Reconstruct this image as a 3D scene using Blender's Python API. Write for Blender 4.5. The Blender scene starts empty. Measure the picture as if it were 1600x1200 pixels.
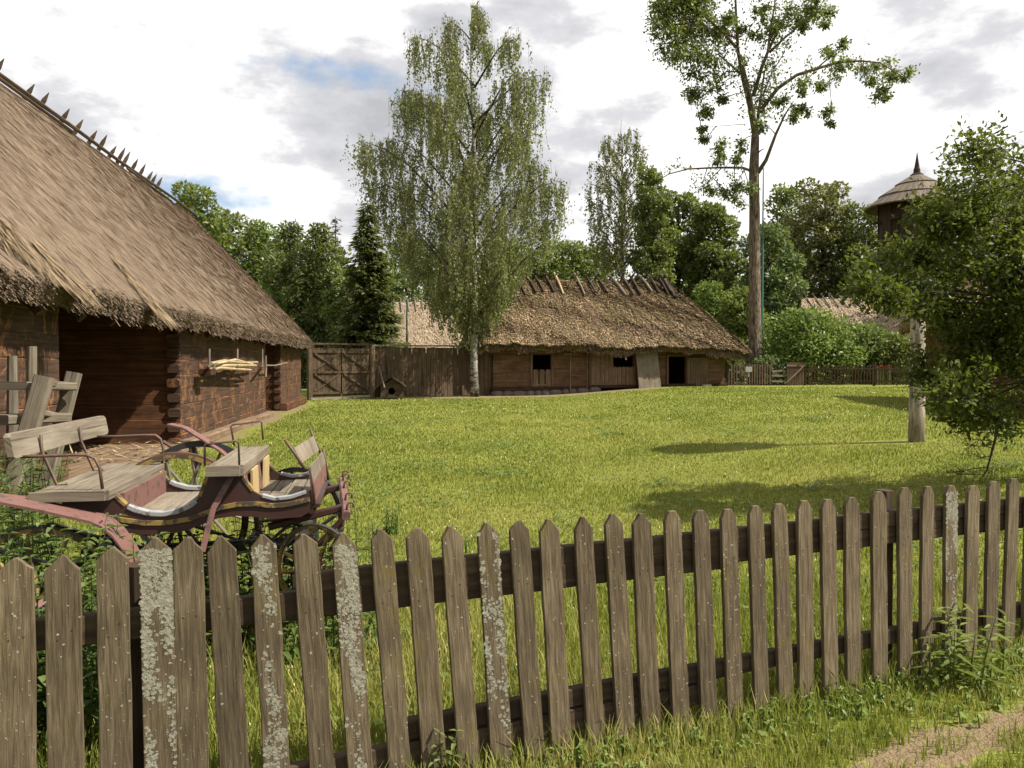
import bpy, math, random
import numpy as np
from mathutils import Vector, Matrix
random.seed(7); rng = np.random.default_rng(7)
PI = math.pi
sc = bpy.context.scene
COL = sc.collection
# ------------------------------------------------------------------ camera
EYE = 1.6; F = 1600*28/36; PITCH = math.radians(1.47)
cam = bpy.data.cameras.new("camera"); cam.lens = 28; cam.sensor_width = 36; cam.clip_end = 2000; cam.clip_start = .05
camo = bpy.data.objects.new("camera", cam); COL.objects.link(camo)
camo.location = (0, 0, EYE); camo.rotation_euler = (PI/2-PITCH, 0, 0)
sc.camera = camo
# ------------------------------------------------------------------ light
SUN_E = math.radians(49.5); SUN_AZ = math.radians(104)       # azimuth clockwise from +Y
SDIR = Vector((math.sin(SUN_AZ)*math.cos(SUN_E), math.cos(SUN_AZ)*math.cos(SUN_E), math.sin(SUN_E)))
sl = bpy.data.lights.new("sun", 'SUN'); sl.energy = 5.0; sl.angle = math.radians(.53); sl.color = (1, .93, .80)
so = bpy.data.objects.new("sun", sl); COL.objects.link(so); so.location = SDIR*60
so.rotation_euler = SDIR.to_track_quat('Z', 'Y').to_euler()
vs = sc.view_settings; vs.view_transform = 'Standard'; vs.look = 'None'; vs.exposure = 1.05; vs.gamma = 1
sc.cycles.max_bounces = 6; sc.cycles.transparent_max_bounces = 4
# ------------------------------------------------------------------ node helpers
class NT:
    def __init__(s, tree): s.t = tree
    def n(s, typ, ins=None, **kw):
        nd = s.t.nodes.new(typ)
        for k, v in kw.items(): setattr(nd, k, v)
        for k, v in (ins or {}).items():
            sk = nd.inputs[k]
            if isinstance(v, bpy.types.NodeSocket): s.t.links.new(v, sk)
            else: sk.default_value = v
        return nd
    def noise(s, vec, scale, detail=4, rough=.55, dist=0.):
        return s.n('ShaderNodeTexNoise', {'Vector': vec, 'Scale': scale, 'Detail': detail, 'Roughness': rough, 'Distortion': dist}).outputs[0]
    def ramp(s, fac, stops, interp='LINEAR'):
        r = s.n('ShaderNodeValToRGB', {'Fac': fac}); cr = r.color_ramp; cr.interpolation = interp
        while len(cr.elements) < len(stops): cr.elements.new(.5)
        for e, (p, c) in zip(cr.elements, stops):
            e.position = p; e.color = (c, c, c, 1) if not hasattr(c, '__len__') else (*c, 1)
        return r.outputs[0]
    def mix(s, fac, a, b, blend='MIX'):
        m = s.n('ShaderNodeMix', data_type='RGBA', blend_type=blend)
        for i, v in ((0, fac), (6, a), (7, b)):
            if isinstance(v, bpy.types.NodeSocket): s.t.links.new(v, m.inputs[i])
            else: m.inputs[i].default_value = v if not hasattr(v, '__len__') else (*v[:3], 1)
        return m.outputs[2]
    def math(s, op, a, b=0., clamp=False):
        m = s.n('ShaderNodeMath', {0: a, 1: b}, operation=op, use_clamp=clamp); return m.outputs[0]
    def map(s, vec, scale=(1, 1, 1), loc=(0, 0, 0)):
        return s.n('ShaderNodeMapping', {'Vector': vec, 'Scale': scale, 'Location': loc}).outputs[0]
    def bump(s, h, strength=.5, dist=.01):
        return s.n('ShaderNodeBump', {'Height': h, 'Strength': strength, 'Distance': dist}).outputs[0]
def newmat(name):
    m = bpy.data.materials.new(name); m.use_nodes = True; t = m.node_tree; t.nodes.clear()
    nt = NT(t); out = nt.n('ShaderNodeOutputMaterial'); return m, nt, out
def principled(nt, out, col, rough=.8, normal=None, spec=.3, metal=0.):
    b = nt.n('ShaderNodeBsdfPrincipled', {'Base Color': col if isinstance(col, bpy.types.NodeSocket) else (*col, 1), 'Roughness': rough, 'Metallic': metal, 'Specular IOR Level': spec})
    if normal is not None: nt.t.links.new(normal, b.inputs['Normal'])
    nt.t.links.new(b.outputs[0], out.inputs[0]); return b
# ------------------------------------------------------------------ world: Nishita sky behind broken cloud
w = bpy.data.worlds.new("World"); sc.world = w; w.use_nodes = True; w.node_tree.nodes.clear(); nt = NT(w.node_tree)
sky = nt.n('ShaderNodeTexSky', sky_type='NISHITA', sun_disc=False, sun_elevation=SUN_E, sun_rotation=SUN_AZ, air_density=1.0, dust_density=1.5)
tc = nt.n('ShaderNodeTexCoord').outputs['Generated']
sx = nt.n('ShaderNodeSeparateXYZ', {0: tc})
zz = nt.math('MAXIMUM', nt.math('ADD', sx.outputs[2], .22), .06)
vv = nt.n('ShaderNodeVectorMath', {0: tc, 1: nt.n('ShaderNodeCombineXYZ', {0: zz, 1: zz, 2: zz}).outputs[0]}, operation='DIVIDE').outputs[0]
v1 = nt.map(tc, (1, 1, 1.9), (4.870, 10.044, .4))
n1 = nt.noise(v1, 3.2, 10, .55, .0)
cover = nt.ramp(n1, [(.33, 0), (.40, 1)])
n2 = nt.noise(nt.map(tc, (1, 1, 2.2), (3.239, 16.424, 2.2)), 3.0, 10, .60, .0)
shade = nt.ramp(n2, [(.35, (3.8, 3.85, 4.05)), (.455, (5.4, 5.4, 5.6)), (.53, (8.8, 8.7, 8.5))])
cl = nt.mix(cover, nt.mix(.35, sky.outputs[0], (4.2, 5.6, 7.4)), shade)
bg = nt.n('ShaderNodeBackground', {'Color': cl, 'Strength': .07})
wo = nt.n('ShaderNodeOutputWorld', {'Surface': bg.outputs[0]})

# ------------------------------------------------------------------ geometry helpers
def sstep(a, b, x):
    t = np.clip((np.asarray(x, float)-a)/(b-a), 0, 1); return t*t*(3-2*t)
def gz(x, y=0):
    x = np.asarray(x, float); y = np.asarray(y, float)
    return .42*sstep(.5, 9, x) + .02*np.sin(x*.9+y*.35)*sstep(5, 9, y)*(1-sstep(30, 36, y))
def gzf(x, y=0): return float(gz(x, y))
def ray(px, py):
    a = (px-800)/F; b = -(py-600)/F; c, s = math.cos(PITCH), math.sin(PITCH)
    return Vector((a, c+b*s, b*c-s))
def at(px, py, Y):
    r = ray(px, py); return Vector((0, 0, EYE)) + r*(Y/r.y)
def onplane(px, py, P, n):
    r = ray(px, py); n = Vector(n); C = Vector((0, 0, EYE)); return C + r*((Vector(P)-C).dot(n)/r.dot(n))
BASE = {}
def tag(o, label=None, cat=None, group=None, kind=None, category=None):
    cat = cat or category
    if label: o['label'] = label
    if cat: o['category'] = cat
    if group: o['group'] = group
    if kind: o['kind'] = kind
    return o
def thing(name, loc, label, cat, group=None):
    o = bpy.data.objects.new(name, None); COL.objects.link(o); o.location = loc; o.empty_display_size = .2
    BASE[o] = Vector(loc); return tag(o, label, cat, group)
def link(name, me, parent, base):
    o = bpy.data.objects.new(name, me); COL.objects.link(o)
    if parent is not None: o.parent = parent; BASE[o] = BASE[parent]
    else: o.location = base; BASE[o] = Vector(base)
    return o
class MB:
    def __init__(s): s.V = []; s.F = []; s.UV = []; s.MI = []
    def face(s, idx, uv, mi=0): s.F.append(tuple(idx)); s.UV.extend(uv); s.MI.append(mi)
    def beam(s, p0, p1, w, h, up=(0, 0, 1), bev=.15, mi=0, taper=1.0, seg=1, wob=0.):
        p0 = Vector(p0); p1 = Vector(p1); ax = (p1-p0); L = ax.length; ax.normalize()
        sd = ax.cross(Vector(up))
        if sd.length < 1e-4: sd = ax.cross(Vector((1, 0, 0)))
        sd.normalize(); u = sd.cross(ax)
        b = min(w, h)*bev; W = w/2; H = h/2
        pr = [(-W+b, -H), (W-b, -H), (W, -H+b), (W, H-b), (W-b, H), (-W+b, H), (-W, H-b), (-W, -H+b)]
        per = [0.]
        for i in range(8): per.append(per[-1]+math.dist(pr[i], pr[(i+1) % 8]))
        ru, rv = random.random()*20, random.random()*20
        n0 = len(s.V)
        for k in range(seg+1):
            f = k/seg; sc_ = 1+(taper-1)*f; c = p0.lerp(p1, f)
            if wob and 0 < k < seg: c = c + sd*random.uniform(-wob, wob) + u*random.uniform(-wob, wob)
            for a, q in pr: s.V.append(c+sd*(a*sc_)+u*(q*sc_))
        for k in range(seg):
            for i in range(8):
                j = (i+1) % 8; a = n0+k*8; u0 = ru+L*k/seg; u1 = ru+L*(k+1)/seg
                s.face((a+i, a+j, a+8+j, a+8+i), [(u0, rv+per[i]), (u0, rv+per[i+1]), (u1, rv+per[i+1]), (u1, rv+per[i])], mi)
        e = n0+seg*8
        s.face([n0+i for i in range(7, -1, -1)], [(ru+pr[i][0]*.3, rv+pr[i][1]) for i in range(7, -1, -1)], mi)
        s.face([e+i for i in range(8)], [(ru+pr[i][0]*.3, rv+pr[i][1]) for i in range(8)], mi)
    def tube(s, pts, rad, n=8, mi=0, cap=True, flat=1.0, up=None):
        pts = [Vector(p) for p in pts]; m = len(pts)
        if not hasattr(rad, '__len__'): rad = [rad]*m
        n0 = len(s.V); L = 0; Ls = []; ref = Vector(up) if up else None; ru, rv = random.random()*9, random.random()*9
        for k in range(m):
            t = (pts[min(k+1, m-1)]-pts[max(k-1, 0)]).normalized()
            if ref is None: ref = Vector((0, 0, 1)) if abs(t.z) < .9 else Vector((1, 0, 0))
            a = t.cross(ref)
            if a.length < 1e-4: a = t.cross(Vector((1, .3, 0)))
            a.normalize(); b = a.cross(t).normalized()
            if not up: ref = b
            if k: L += (pts[k]-pts[k-1]).length
            Ls.append(L)
            for i in range(n):
                th = 2*PI*i/n; s.V.append(pts[k]+a*(math.cos(th)*rad[k])+b*(math.sin(th)*rad[k]*flat))
        for k in range(m-1):
            c0 = 2*PI*rad[k]/n
            for i in range(n):
                j = (i+1) % n; q = n0+k*n
                s.face((q+i, q+j, q+n+j, q+n+i), [(ru+Ls[k], rv+c0*i), (ru+Ls[k], rv+c0*(i+1)), (ru+Ls[k+1], rv+c0*(i+1)), (ru+Ls[k+1], rv+c0*i)], mi)
        if cap:
            s.face([n0+i for i in range(n-1, -1, -1)], [(ru, rv)]*n, mi)
            e = n0+(m-1)*n; s.face([e+i for i in range(n)], [(ru, rv)]*n, mi)
    def plate(s, poly, O, ex, ey, th, mi=0, swap=False, edge_mi=None):
        O = Vector(O); ex = Vector(ex); ey = Vector(ey); th = Vector(th); n = len(poly); n0 = len(s.V)
        ru, rv = random.random()*9, random.random()*9
        if ex.cross(ey).dot(th) > 0: poly = poly[::-1]
        for q in (0, 1):
            for a, b in poly: s.V.append(O+ex*a+ey*b+th*q)
        f = (lambda a, b: (ru+b, rv+a)) if swap else (lambda a, b: (ru+a, rv+b))
        uv = [f(*p) for p in poly]
        s.face(range(n0, n0+n), uv, mi); s.face(range(n0+2*n-1, n0+n-1, -1), uv[::-1], mi)
        t = th.length
        for i in range(n):
            j = (i+1) % n; a, b = poly[i], poly[j]
            s.face((n0+j, n0+i, n0+n+i, n0+n+j), [f(*b), f(*a), (f(*a)[0], f(*a)[1]+t), (f(*b)[0], f(*b)[1]+t)], mi if edge_mi is None else edge_mi)
    def build(s, name, mats, parent=None, base=None, smooth=False, **kw):
        if parent is not None: base = BASE[parent]
        if base is None:
            a = np.array(s.V); base = Vector((*((a.min(0)+a.max(0))/2)[:2], a[:, 2].min()))
        me = bpy.data.meshes.new(name)
        me.from_pydata([tuple(v-Vector(base)) for v in s.V], [], s.F)
        ul = me.uv_layers.new(name='UVMap'); ul.data.foreach_set('uv', np.array(s.UV, dtype=np.float32).ravel())
        for m in (mats if isinstance(mats, (list, tuple)) else [mats]): me.materials.append(m)
        me.polygons.foreach_set('material_index', s.MI)
        if smooth: me.shade_smooth()
        me.update()
        o = link(name, me, parent, base); return tag(o, **kw)
def np_quads(name, V, Q, mat, parent=None, base=(0, 0, 0), rnd=None, uv=None, mi=None, smooth=False, **kw):
    if parent is not None: base = BASE[parent]
    me = bpy.data.meshes.new(name); V = np.asarray(V, np.float32)-np.array(base, np.float32); Q = np.asarray(Q, np.int32)
    me.vertices.add(len(V)); me.vertices.foreach_set('co', V.ravel())
    me.loops.add(Q.size); me.loops.foreach_set('vertex_index', Q.ravel())
    me.polygons.add(len(Q)); me.polygons.foreach_set('loop_start', np.arange(0, Q.size, Q.shape[1], dtype=np.int32))
    if rnd is not None:
        at_ = me.attributes.new('rnd', 'FLOAT', 'FACE'); at_.data.foreach_set('value', np.asarray(rnd, np.float32))
    if uv is not None:
        ul = me.uv_layers.new(name='UVMap'); ul.data.foreach_set('uv', np.asarray(uv, np.float32)[Q.ravel()].ravel())
    for m in (mat if isinstance(mat, (list, tuple)) else [mat]): me.materials.append(m)
    if mi is not None: me.polygons.foreach_set('material_index', np.asarray(mi, np.int32))
    me.update(calc_edges=True)
    if smooth: me.shade_smooth()
    return tag(link(name, me, parent, base), **kw)
def unit(a): return a/np.maximum(np.linalg.norm(a, axis=-1, keepdims=True), 1e-9)
def leaf4(C, A, Nn, L, W):
    """kite leaves: C base, A axis, Nn rough normal"""
    A = unit(A); S = unit(np.cross(A, Nn)); L = np.asarray(L).reshape(-1, 1); W = np.asarray(W).reshape(-1, 1)
    n = len(C); V = np.empty((n, 4, 3))
    V[:, 0] = C; V[:, 1] = C+A*L*.42+S*W*.5; V[:, 2] = C+A*L; V[:, 3] = C+A*L*.42-S*W*.5
    return V.reshape(-1, 3), np.arange(n*4).reshape(n, 4)
def leaf6(C, A, Nn, L, W, fold=.25):
    A = unit(A); S = unit(np.cross(A, Nn)); U = unit(np.cross(S, A)); L = np.asarray(L).reshape(-1, 1); W = np.asarray(W).reshape(-1, 1)
    n = len(C); V = np.empty((n, 6, 3)); D = U*W
    V[:, 0] = C; V[:, 1] = C+A*L*.28+S*W*.46+D*fold; V[:, 2] = C+A*L*.66+S*W*.32+D*fold*.5-D*.12
    V[:, 3] = C+A*L-D*.35; V[:, 4] = C+A*L*.66-S*W*.32+D*fold*.5-D*.12; V[:, 5] = C+A*L*.28-S*W*.46+D*fold
    i = np.arange(n)*6
    Q = np.stack([np.stack([i, i+1, i+2, i+3], 1), np.stack([i, i+3, i+4, i+5], 1)], 1).reshape(-1, 4)
    return V.reshape(-1, 3), Q
def rdir(n): return unit(rng.normal(size=(n, 3)))

# ------------------------------------------------------------------ materials
def wood(name, cols, su=1.6, sv=26, rough=.85, bump=.5, patch=None, crack=0., moss=None):
    m, nt, out = newmat(name); uv = nt.n('ShaderNodeTexCoord').outputs['UV']
    ob = nt.n('ShaderNodeTexCoord').outputs['Object']; ri = nt.n('ShaderNodeObjectInfo').outputs['Random']
    g = nt.noise(nt.map(uv, (su, sv, 1)), 1.0, 6, .65, .3)
    big = nt.noise(ob, 2.2, 4, .6)
    f = nt.math('ADD', nt.math('MULTIPLY', g, .65), nt.math('MULTIPLY', big, .35))
    c = nt.ramp(f, [(.30, cols[0]), (.48, cols[1]), (.68, cols[2])])
    if patch:
        pm = nt.ramp(nt.noise(nt.map(uv, (1.2, 3.5, 1)), 1.7, 5, .7, .6), [(patch[1], 0), (patch[1]+.08, 1)]); c = nt.mix(pm, c, patch[0])
    if moss:
        pm = nt.ramp(nt.noise(ob, 5, 5, .7), [(moss[1], 0), (moss[1]+.15, .8)]); c = nt.mix(pm, c, moss[0])
    h = g
    if crack:
        vr = nt.n('ShaderNodeTexNoise', {'Vector': nt.map(uv, (.9, 42, 1)), 'Scale': 1.0, 'Detail': 2.0}).outputs[0]
        cm = nt.ramp(vr, [(.34, 1), (.39, 0)]); c = nt.mix(nt.math('MULTIPLY', cm, crack), c, (.012, .009, .007))
        h = nt.math('SUBTRACT', g, nt.math('MULTIPLY', cm, .6))
    hv = nt.n('ShaderNodeHueSaturation', {'Color': c, 'Value': nt.math('ADD', nt.math('MULTIPLY', ri, .35), .82)})
    principled(nt, out, hv.outputs[0], rough, nt.bump(h, bump, .006), .2); return m
M_picket = wood('weathered_picket_wood', [(.034, .025, .016), (.082, .062, .038), (.165, .130, .084)], 6, 70, .9, 1.0, crack=.0, moss=((.10, .078, .022), .57))
M_rail = wood('dark_rail_wood', [(.02, .014, .01), (.045, .03, .019), (.09, .065, .04)], 1.6, 24, .9, .6)
M_plank = wood('silvered_plank', [(.07, .056, .04), (.135, .112, .083), (.215, .185, .143)], 2.0, 26, .85, .5, crack=.5)
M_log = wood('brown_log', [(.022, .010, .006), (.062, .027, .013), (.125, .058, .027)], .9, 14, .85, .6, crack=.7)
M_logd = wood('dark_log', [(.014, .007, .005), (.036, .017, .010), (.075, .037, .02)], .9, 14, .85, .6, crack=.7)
M_shedlog = wood('shed_log', [(.04, .022, .012), (.088, .049, .027), (.16, .10, .06)], .7, 12, .85, .5, crack=.7)
M_shedplank = wood('shed_plank', [(.06, .038, .022), (.12, .080, .050), (.20, .145, .095)], .9, 16, .85, .4, crack=.5)
M_fenceplank = wood('fence_plank', [(.026, .017, .010), (.062, .042, .026), (.115, .080, .050)], .6, 10, .9, .4, crack=.6, moss=((.07, .075, .03), .58))
M_pole = wood('grey_pole', [(.06, .05, .04), (.13, .11, .085), (.25, .21, .165)], 1.5, 20, .9, .4)
M_straw = wood('pale_straw_wood', [(.17, .12, .065), (.30, .225, .13), (.42, .34, .21)], 2, 20, .8, .4)
M_dovewood = wood('dark_dovecote_boards', [(.012, .008, .006), (.028, .018, .013), (.055, .036, .027)], .9, 12, .85, .4, crack=.5)
M_shingle = wood('wood_shingle', [(.05, .039, .030), (.108, .088, .068), (.19, .158, .124)], 2, 30, .85, .5)
M_redwood = wood('reddish_boards', [(.05, .018, .01), (.12, .042, .022), (.18, .07, .035)], .9, 12, .85, .4, crack=.5)
def charred():
    m, nt, out = newmat('charred_log_wall'); uv = nt.n('ShaderNodeTexCoord').outputs['UV']; ob = nt.n('ShaderNodeTexCoord').outputs['Object']
    g = nt.noise(nt.map(uv, (1.4, 18, 1)), 1.0, 5, .65, .3)
    c = nt.ramp(g, [(.3, (.022, .012, .008)), (.5, (.048, .026, .017)), (.7, (.085, .048, .031))])
    wob = nt.noise(ob, 9, 4, .6)
    z = nt.n('ShaderNodeSeparateXYZ', {0: ob}).outputs[2]; zf = nt.math('FRACT', nt.math('MULTIPLY', nt.math('SUBTRACT', nt.math('ADD', z, nt.math('MULTIPLY', nt.math('SUBTRACT', wob, .5), .05)), .02), 1/.273))
    ln = nt.ramp(nt.math('ABSOLUTE', nt.math('SUBTRACT', zf, .5)), [(.44, 0), (.49, 1)])
    vc = nt.noise(nt.map(uv, (1.5, .9, 1)), 1.6, 5, .65, .5); vl = nt.ramp(nt.math('ABSOLUTE', nt.math('SUBTRACT', vc, .5)), [(.0, 1), (.035, 0)])
    gate = nt.ramp(nt.noise(ob, 2.1, 4, .65), [(.44, 0), (.60, 1)])
    gate2 = nt.ramp(nt.noise(nt.map(ob, (1, 1, 1), (5, 3, 1)), 1.9, 5, .7), [(.45, 0), (.56, 1)])
    blot = nt.ramp(nt.noise(nt.map(uv, (3.5, 3, 1)), 1.9, 6, .75, .8), [(.62, 0), (.70, 1)])
    k = nt.math('MAXIMUM', nt.math('MAXIMUM', nt.math('MULTIPLY', ln, gate), nt.math('MULTIPLY', vl, gate2)), nt.math('MULTIPLY', blot, gate2))
    c = nt.mix(nt.math('MULTIPLY', k, .8), c, nt.mix(wob, (.14, .050, .017), (.34, .155, .058)))
    principled(nt, out, c, .8, nt.bump(nt.math('SUBTRACT', g, nt.math('MULTIPLY', k, .4)), .6, .008), .25); return m
M_char = charred()
def thatch(name, c0, c1, c2, patchc, patch_t=.55, bs=.6):
    m, nt, out = newmat(name); t = nt.n('ShaderNodeTexCoord'); uv = t.outputs['UV']
    r = nt.n('ShaderNodeAttribute', attribute_name='rnd').outputs['Fac']
    g = nt.noise(nt.map(uv, (80, 22, 1)), 1.0, 4, .75)
    g2 = nt.noise(nt.map(uv, (30, 13, 1)), 1.0, 5, .85, .4)
    gg = nt.ramp(nt.math('ADD', nt.math('MULTIPLY', g, .5), nt.math('MULTIPLY', g2, .5)), [(.36, 0), (.64, 1)])
    f = nt.math('ADD', nt.math('MULTIPLY', r, .5), nt.math('MULTIPLY', gg, .5))
    c = nt.ramp(f, [(.12, c0), (.48, c1), (.88, c2)])
    pm = nt.ramp(nt.noise(nt.map(uv, (1.3, .7, 1)), .9, 5, .65, .4), [(patch_t, 0), (patch_t+.2, .75)])
    c = nt.mix(pm, c, patchc, 'MIX')
    principled(nt, out, c, .85, nt.bump(gg, bs, .012), .1); return m
M_thatch = thatch('barn_thatch', (.058, .042, .030), (.165, .121, .086), (.31, .24, .175), (.185, .14, .103), .5, .55)
M_thatchl = thatch('fresh_thatch', (.20, .145, .09), (.36, .275, .18), (.50, .40, .28), (.34, .26, .17), .6)
M_thatch2 = thatch('shed_thatch', (.06, .042, .026), (.235, .168, .102), (.58, .425, .265), (.17, .14, .066), .47)
M_thatch3 = thatch('pale_thatch', (.16, .12, .08), (.30, .23, .16), (.44, .35, .25), (.28, .21, .14), .55)
def leafmat(name, ca, cb, cc, trans=.35, gloss=.25, rough=.45):
    m, nt, out = newmat(name); r = nt.n('ShaderNodeAttribute', attribute_name='rnd').outputs['Fac']
    ri = nt.n('ShaderNodeObjectInfo').outputs['Random']
    c = nt.ramp(r, [(0, ca), (.55, cb), (1, cc)])
    hv = nt.n('ShaderNodeHueSaturation', {'Color': c, 'Hue': nt.math('ADD', nt.math('MULTIPLY', ri, .03), .485), 'Value': nt.math('ADD', nt.math('MULTIPLY', ri, .3), .85)}).outputs[0]
    b = nt.n('ShaderNodeBsdfPrincipled', {'Base Color': hv, 'Roughness': rough, 'Specular IOR Level': gloss})
    tr = nt.n('ShaderNodeBsdfTranslucent', {'Color': nt.mix(.6, hv, (.14, .17, .01), 'MIX')})
    mx = nt.n('ShaderNodeMixShader', {0: trans, 1: b.outputs[0], 2: tr.outputs[0]})
    nt.t.links.new(mx.outputs[0], out.inputs[0]); return m
L_mid = leafmat('leaf_mid_green', (.075, .112, .034), (.155, .20, .058), (.25, .275, .10), .45)
L_dark = leafmat('leaf_dark_green', (.068, .096, .034), (.135, .176, .056), (.215, .25, .092), .45)
L_light = leafmat('leaf_light_green', (.07, .11, .024), (.14, .19, .045), (.23, .27, .08), .45)
L_olive = leafmat('leaf_olive', (.085, .09, .034), (.155, .155, .058), (.23, .225, .09), .42)
L_blue = leafmat('leaf_blue_green', (.06, .09, .036), (.115, .155, .062), (.18, .22, .095), .42)
L_birch = leafmat('leaf_birch', (.10, .118, .046), (.18, .198, .085), (.30, .31, .15), .58)
L_near = leafmat('leaf_near_tree', (.04, .062, .014), (.092, .124, .027), (.21, .225, .07), .48, .2, .5)
L_spruce = leafmat('spruce_needle', (.05, .07, .026), (.105, .132, .042), (.20, .21, .066), .4)
L_brown = leafmat('dry_brown_twig', (.06, .035, .022), (.11, .07, .045), (.17, .12, .08), .1)
L_nettle = leafmat('nettle_leaf', (.035, .066, .016), (.075, .118, .028), (.15, .19, .06), .35, .4, .4)
L_grass = leafmat('grass_blade', (.142, .183, .032), (.242, .258, .054), (.43, .385, .138), .5, .25, .5)
def bark(name, a, b, c, su, sv, bumpd=.03, white=False):
    m, nt, out = newmat(name); uv = nt.n('ShaderNodeTexCoord').outputs['UV']; ob = nt.n('ShaderNodeTexCoord').outputs['Object']
    g = nt.noise(nt.map(uv, (su, sv, 1)), 1.0, 6, .65, .5); col = nt.ramp(g, [(.36, a), (.5, b), (.66, c)])
    if white:
        z = nt.n('ShaderNodeSeparateXYZ', {0: ob}).outputs[2]
        dk = nt.ramp(nt.math('MULTIPLY', z, .25), [(.02, 1), (.4, .55), (.9, .1)]); col = nt.mix(nt.math('MULTIPLY', dk, nt.ramp(nt.noise(ob, 3, 4), [(.35, 0), (.6, 1)])), col, (.035, .028, .022))
    principled(nt, out, col, .9, nt.bump(g, .8, bumpd), .15); return m
M_birch = bark('birch_bark', (.018, .015, .012), (.30, .275, .24), (.50, .47, .42), 7, 2.2, .02, True)
M_bark = bark('grey_bark', (.035, .026, .019), (.10, .077, .057), (.20, .16, .12), 2.2, 9)
M_dbark = bark('dark_bark', (.018, .013, .010), (.045, .033, .024), (.09, .068, .05), 3, 10)
M_post = bark('weathered_round_post', (.12, .10, .08), (.26, .22, .175), (.38, .33, .27), 2.5, 16, .01)
def paint(name, col, wear, rough=.55, wt=.58):
    m, nt, out = newmat(name); ob = nt.n('ShaderNodeTexCoord').outputs['Object']
    n = nt.noise(ob, 14, 6, .7); k = nt.ramp(n, [(wt, 0), (wt+.06, 1)]); n2 = nt.noise(ob, 3, 4)
    c = nt.mix(k, nt.mix(nt.math('MULTIPLY', n2, .5), col, tuple(min(1, x*1.6+.01) for x in col)), wear)
    principled(nt, out, c, rough, nt.bump(n, .2, .003), .4); return m
M_maroon = paint('maroon_paint', (.032, .011, .009), (.028, .017, .013), .5, .56)
M_pink = paint('faded_red_paint', (.115, .054, .045), (.065, .042, .034), .7, .53)
M_yellow = paint('yellow_paint', (.17, .115, .03), (.055, .037, .022), .65, .48)
M_cream = paint('cream_paint', (.30, .225, .105), (.25, .18, .10), .6, .62)
M_tin = paint('white_tin', (.21, .215, .22), (.09, .08, .07), .5, .54)
M_iron = paint('rusty_iron', (.055, .034, .026), (.11, .05, .03), .6, .5)
M_steel = paint('dark_iron', (.02, .018, .017), (.05, .032, .022), .5, .62)
M_greenpole = paint('green_metal', (.03, .10, .075), (.03, .08, .06), .5, .7)
M_white = paint('white_board', (.25, .25, .24), (.4, .38, .35), .7, .6)
def simple(name, col, rough=.9, scale=8, var=.5):
    m, nt, out = newmat(name); ob = nt.n('ShaderNodeTexCoord').outputs['Object']; n = nt.noise(ob, scale, 5, .65)
    c = nt.mix(n, tuple(x*(1-var) for x in col), tuple(x*(1+var) for x in col)); principled(nt, out, c, rough, nt.bump(n, .5, .02), .2); return m
M_stone = simple('field_stone', (.12, .105, .09), .9, 6)
M_lichen = simple('pale_lichen', (.20, .19, .15), .95, 60, .55)
M_red = simple('red_petal', (.55, .03, .015)); M_yel = simple('yellow_petal', (.6, .42, .03))
M_inside = simple('interior_shade_tone', (.03, .022, .016))  # dark tone that stands in for the shade inside openings
def ground_mat():
    m, nt, out = newmat('lawn_ground'); ob = nt.n('ShaderNodeTexCoord').outputs['Object']
    d = nt.n('ShaderNodeAttribute', attribute_name='dirt').outputs['Fac']
    big = nt.noise(ob, .35, 5, .6, .3); mid = nt.noise(ob, 2.2, 6, .65); fine = nt.noise(nt.map(ob, (1, 1, 1)), 26, 4, .7)
    a = nt.mix(nt.ramp(big, [(.35, 0), (.62, 1)]), (.148, .186, .034), (.24, .246, .052))
    a = nt.mix(nt.ramp(mid, [(.35, .0), (.7, .8)]), a, (.20, .195, .04))
    a = nt.mix(nt.ramp(fine, [(.3, .75), (.6, 0)]), a, (.055, .075, .012))
    pale = nt.ramp(nt.noise(ob, 60, 2, .5), [(.66, 0), (.72, .6)]); a = nt.mix(pale, a, (.36, .33, .12))
    s = nt.mix(nt.math('ADD', nt.math('MULTIPLY', fine, .5), nt.math('MULTIPLY', mid, .5)), (.12, .084, .048), (.26, .20, .12))
    k = nt.ramp(nt.math('ADD', d, nt.math('MULTIPLY', nt.math('SUBTRACT', nt.noise(ob, 3.8, 7, .75), .5), 2.2)), [(.48, 0), (.66, 1)])
    c = nt.mix(k, a, s)
    h = nt.math('ADD', fine, nt.math('MULTIPLY', mid, .6))
    principled(nt, out, c, .95, nt.bump(h, .9, .05), .1); return m
M_ground = ground_mat()
M_seed = simple('dry_seed_head', (.42, .37, .2)); L_clover = leafmat('clover_leaf', (.06, .11, .025), (.10, .16, .035), (.16, .22, .06), .35)

# ------------------------------------------------------------------ layout frames
# near picket fence: a straight line from near left to far right
def fence_d(px): return .6*F/(302-(px-25)*123/1555)
def fence_pt(px, off=0.):
    d = fence_d(px); return Vector(((px-800)/F*d, d, 0))
FA = fence_pt(25); FB = fence_pt(1580); FDIR = (FB-FA).normalized(); FN = Vector((FDIR.y, -FDIR.x, 0))   # FN towards the camera
def fence_side(x, y): return (x-FA.x)*FN.x+(y-FA.y)*FN.y      # >0: camera side
# barn frame
BW0 = Vector((-5.4, 9.5, 0)); Bb = Vector((-.136, .9907, 0)).normalized(); Bn = Vector((Bb.y, -Bb.x, 0))
def bp(t, u, z): return BW0+Bb*t+Bn*u+Vector((0, 0, z))
# shed frame
S0 = Vector((-.94, 39.5, 0)); S1 = Vector((11.2, 42.0, 0)); Sx = (S1-S0).normalized(); Sn = Vector((Sx.y, -Sx.x, 0)); SL = (S1-S0).length
def sp(s, u, z): return S0+Sx*s+Sn*u+Vector((0, 0, z))
def s_at(px): return (onplane(px, 580, S0, Sn)-S0).dot(Sx)
def z_at(px, py, u=0): return onplane(px, py, S0+Sn*u, Sn).z

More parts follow.
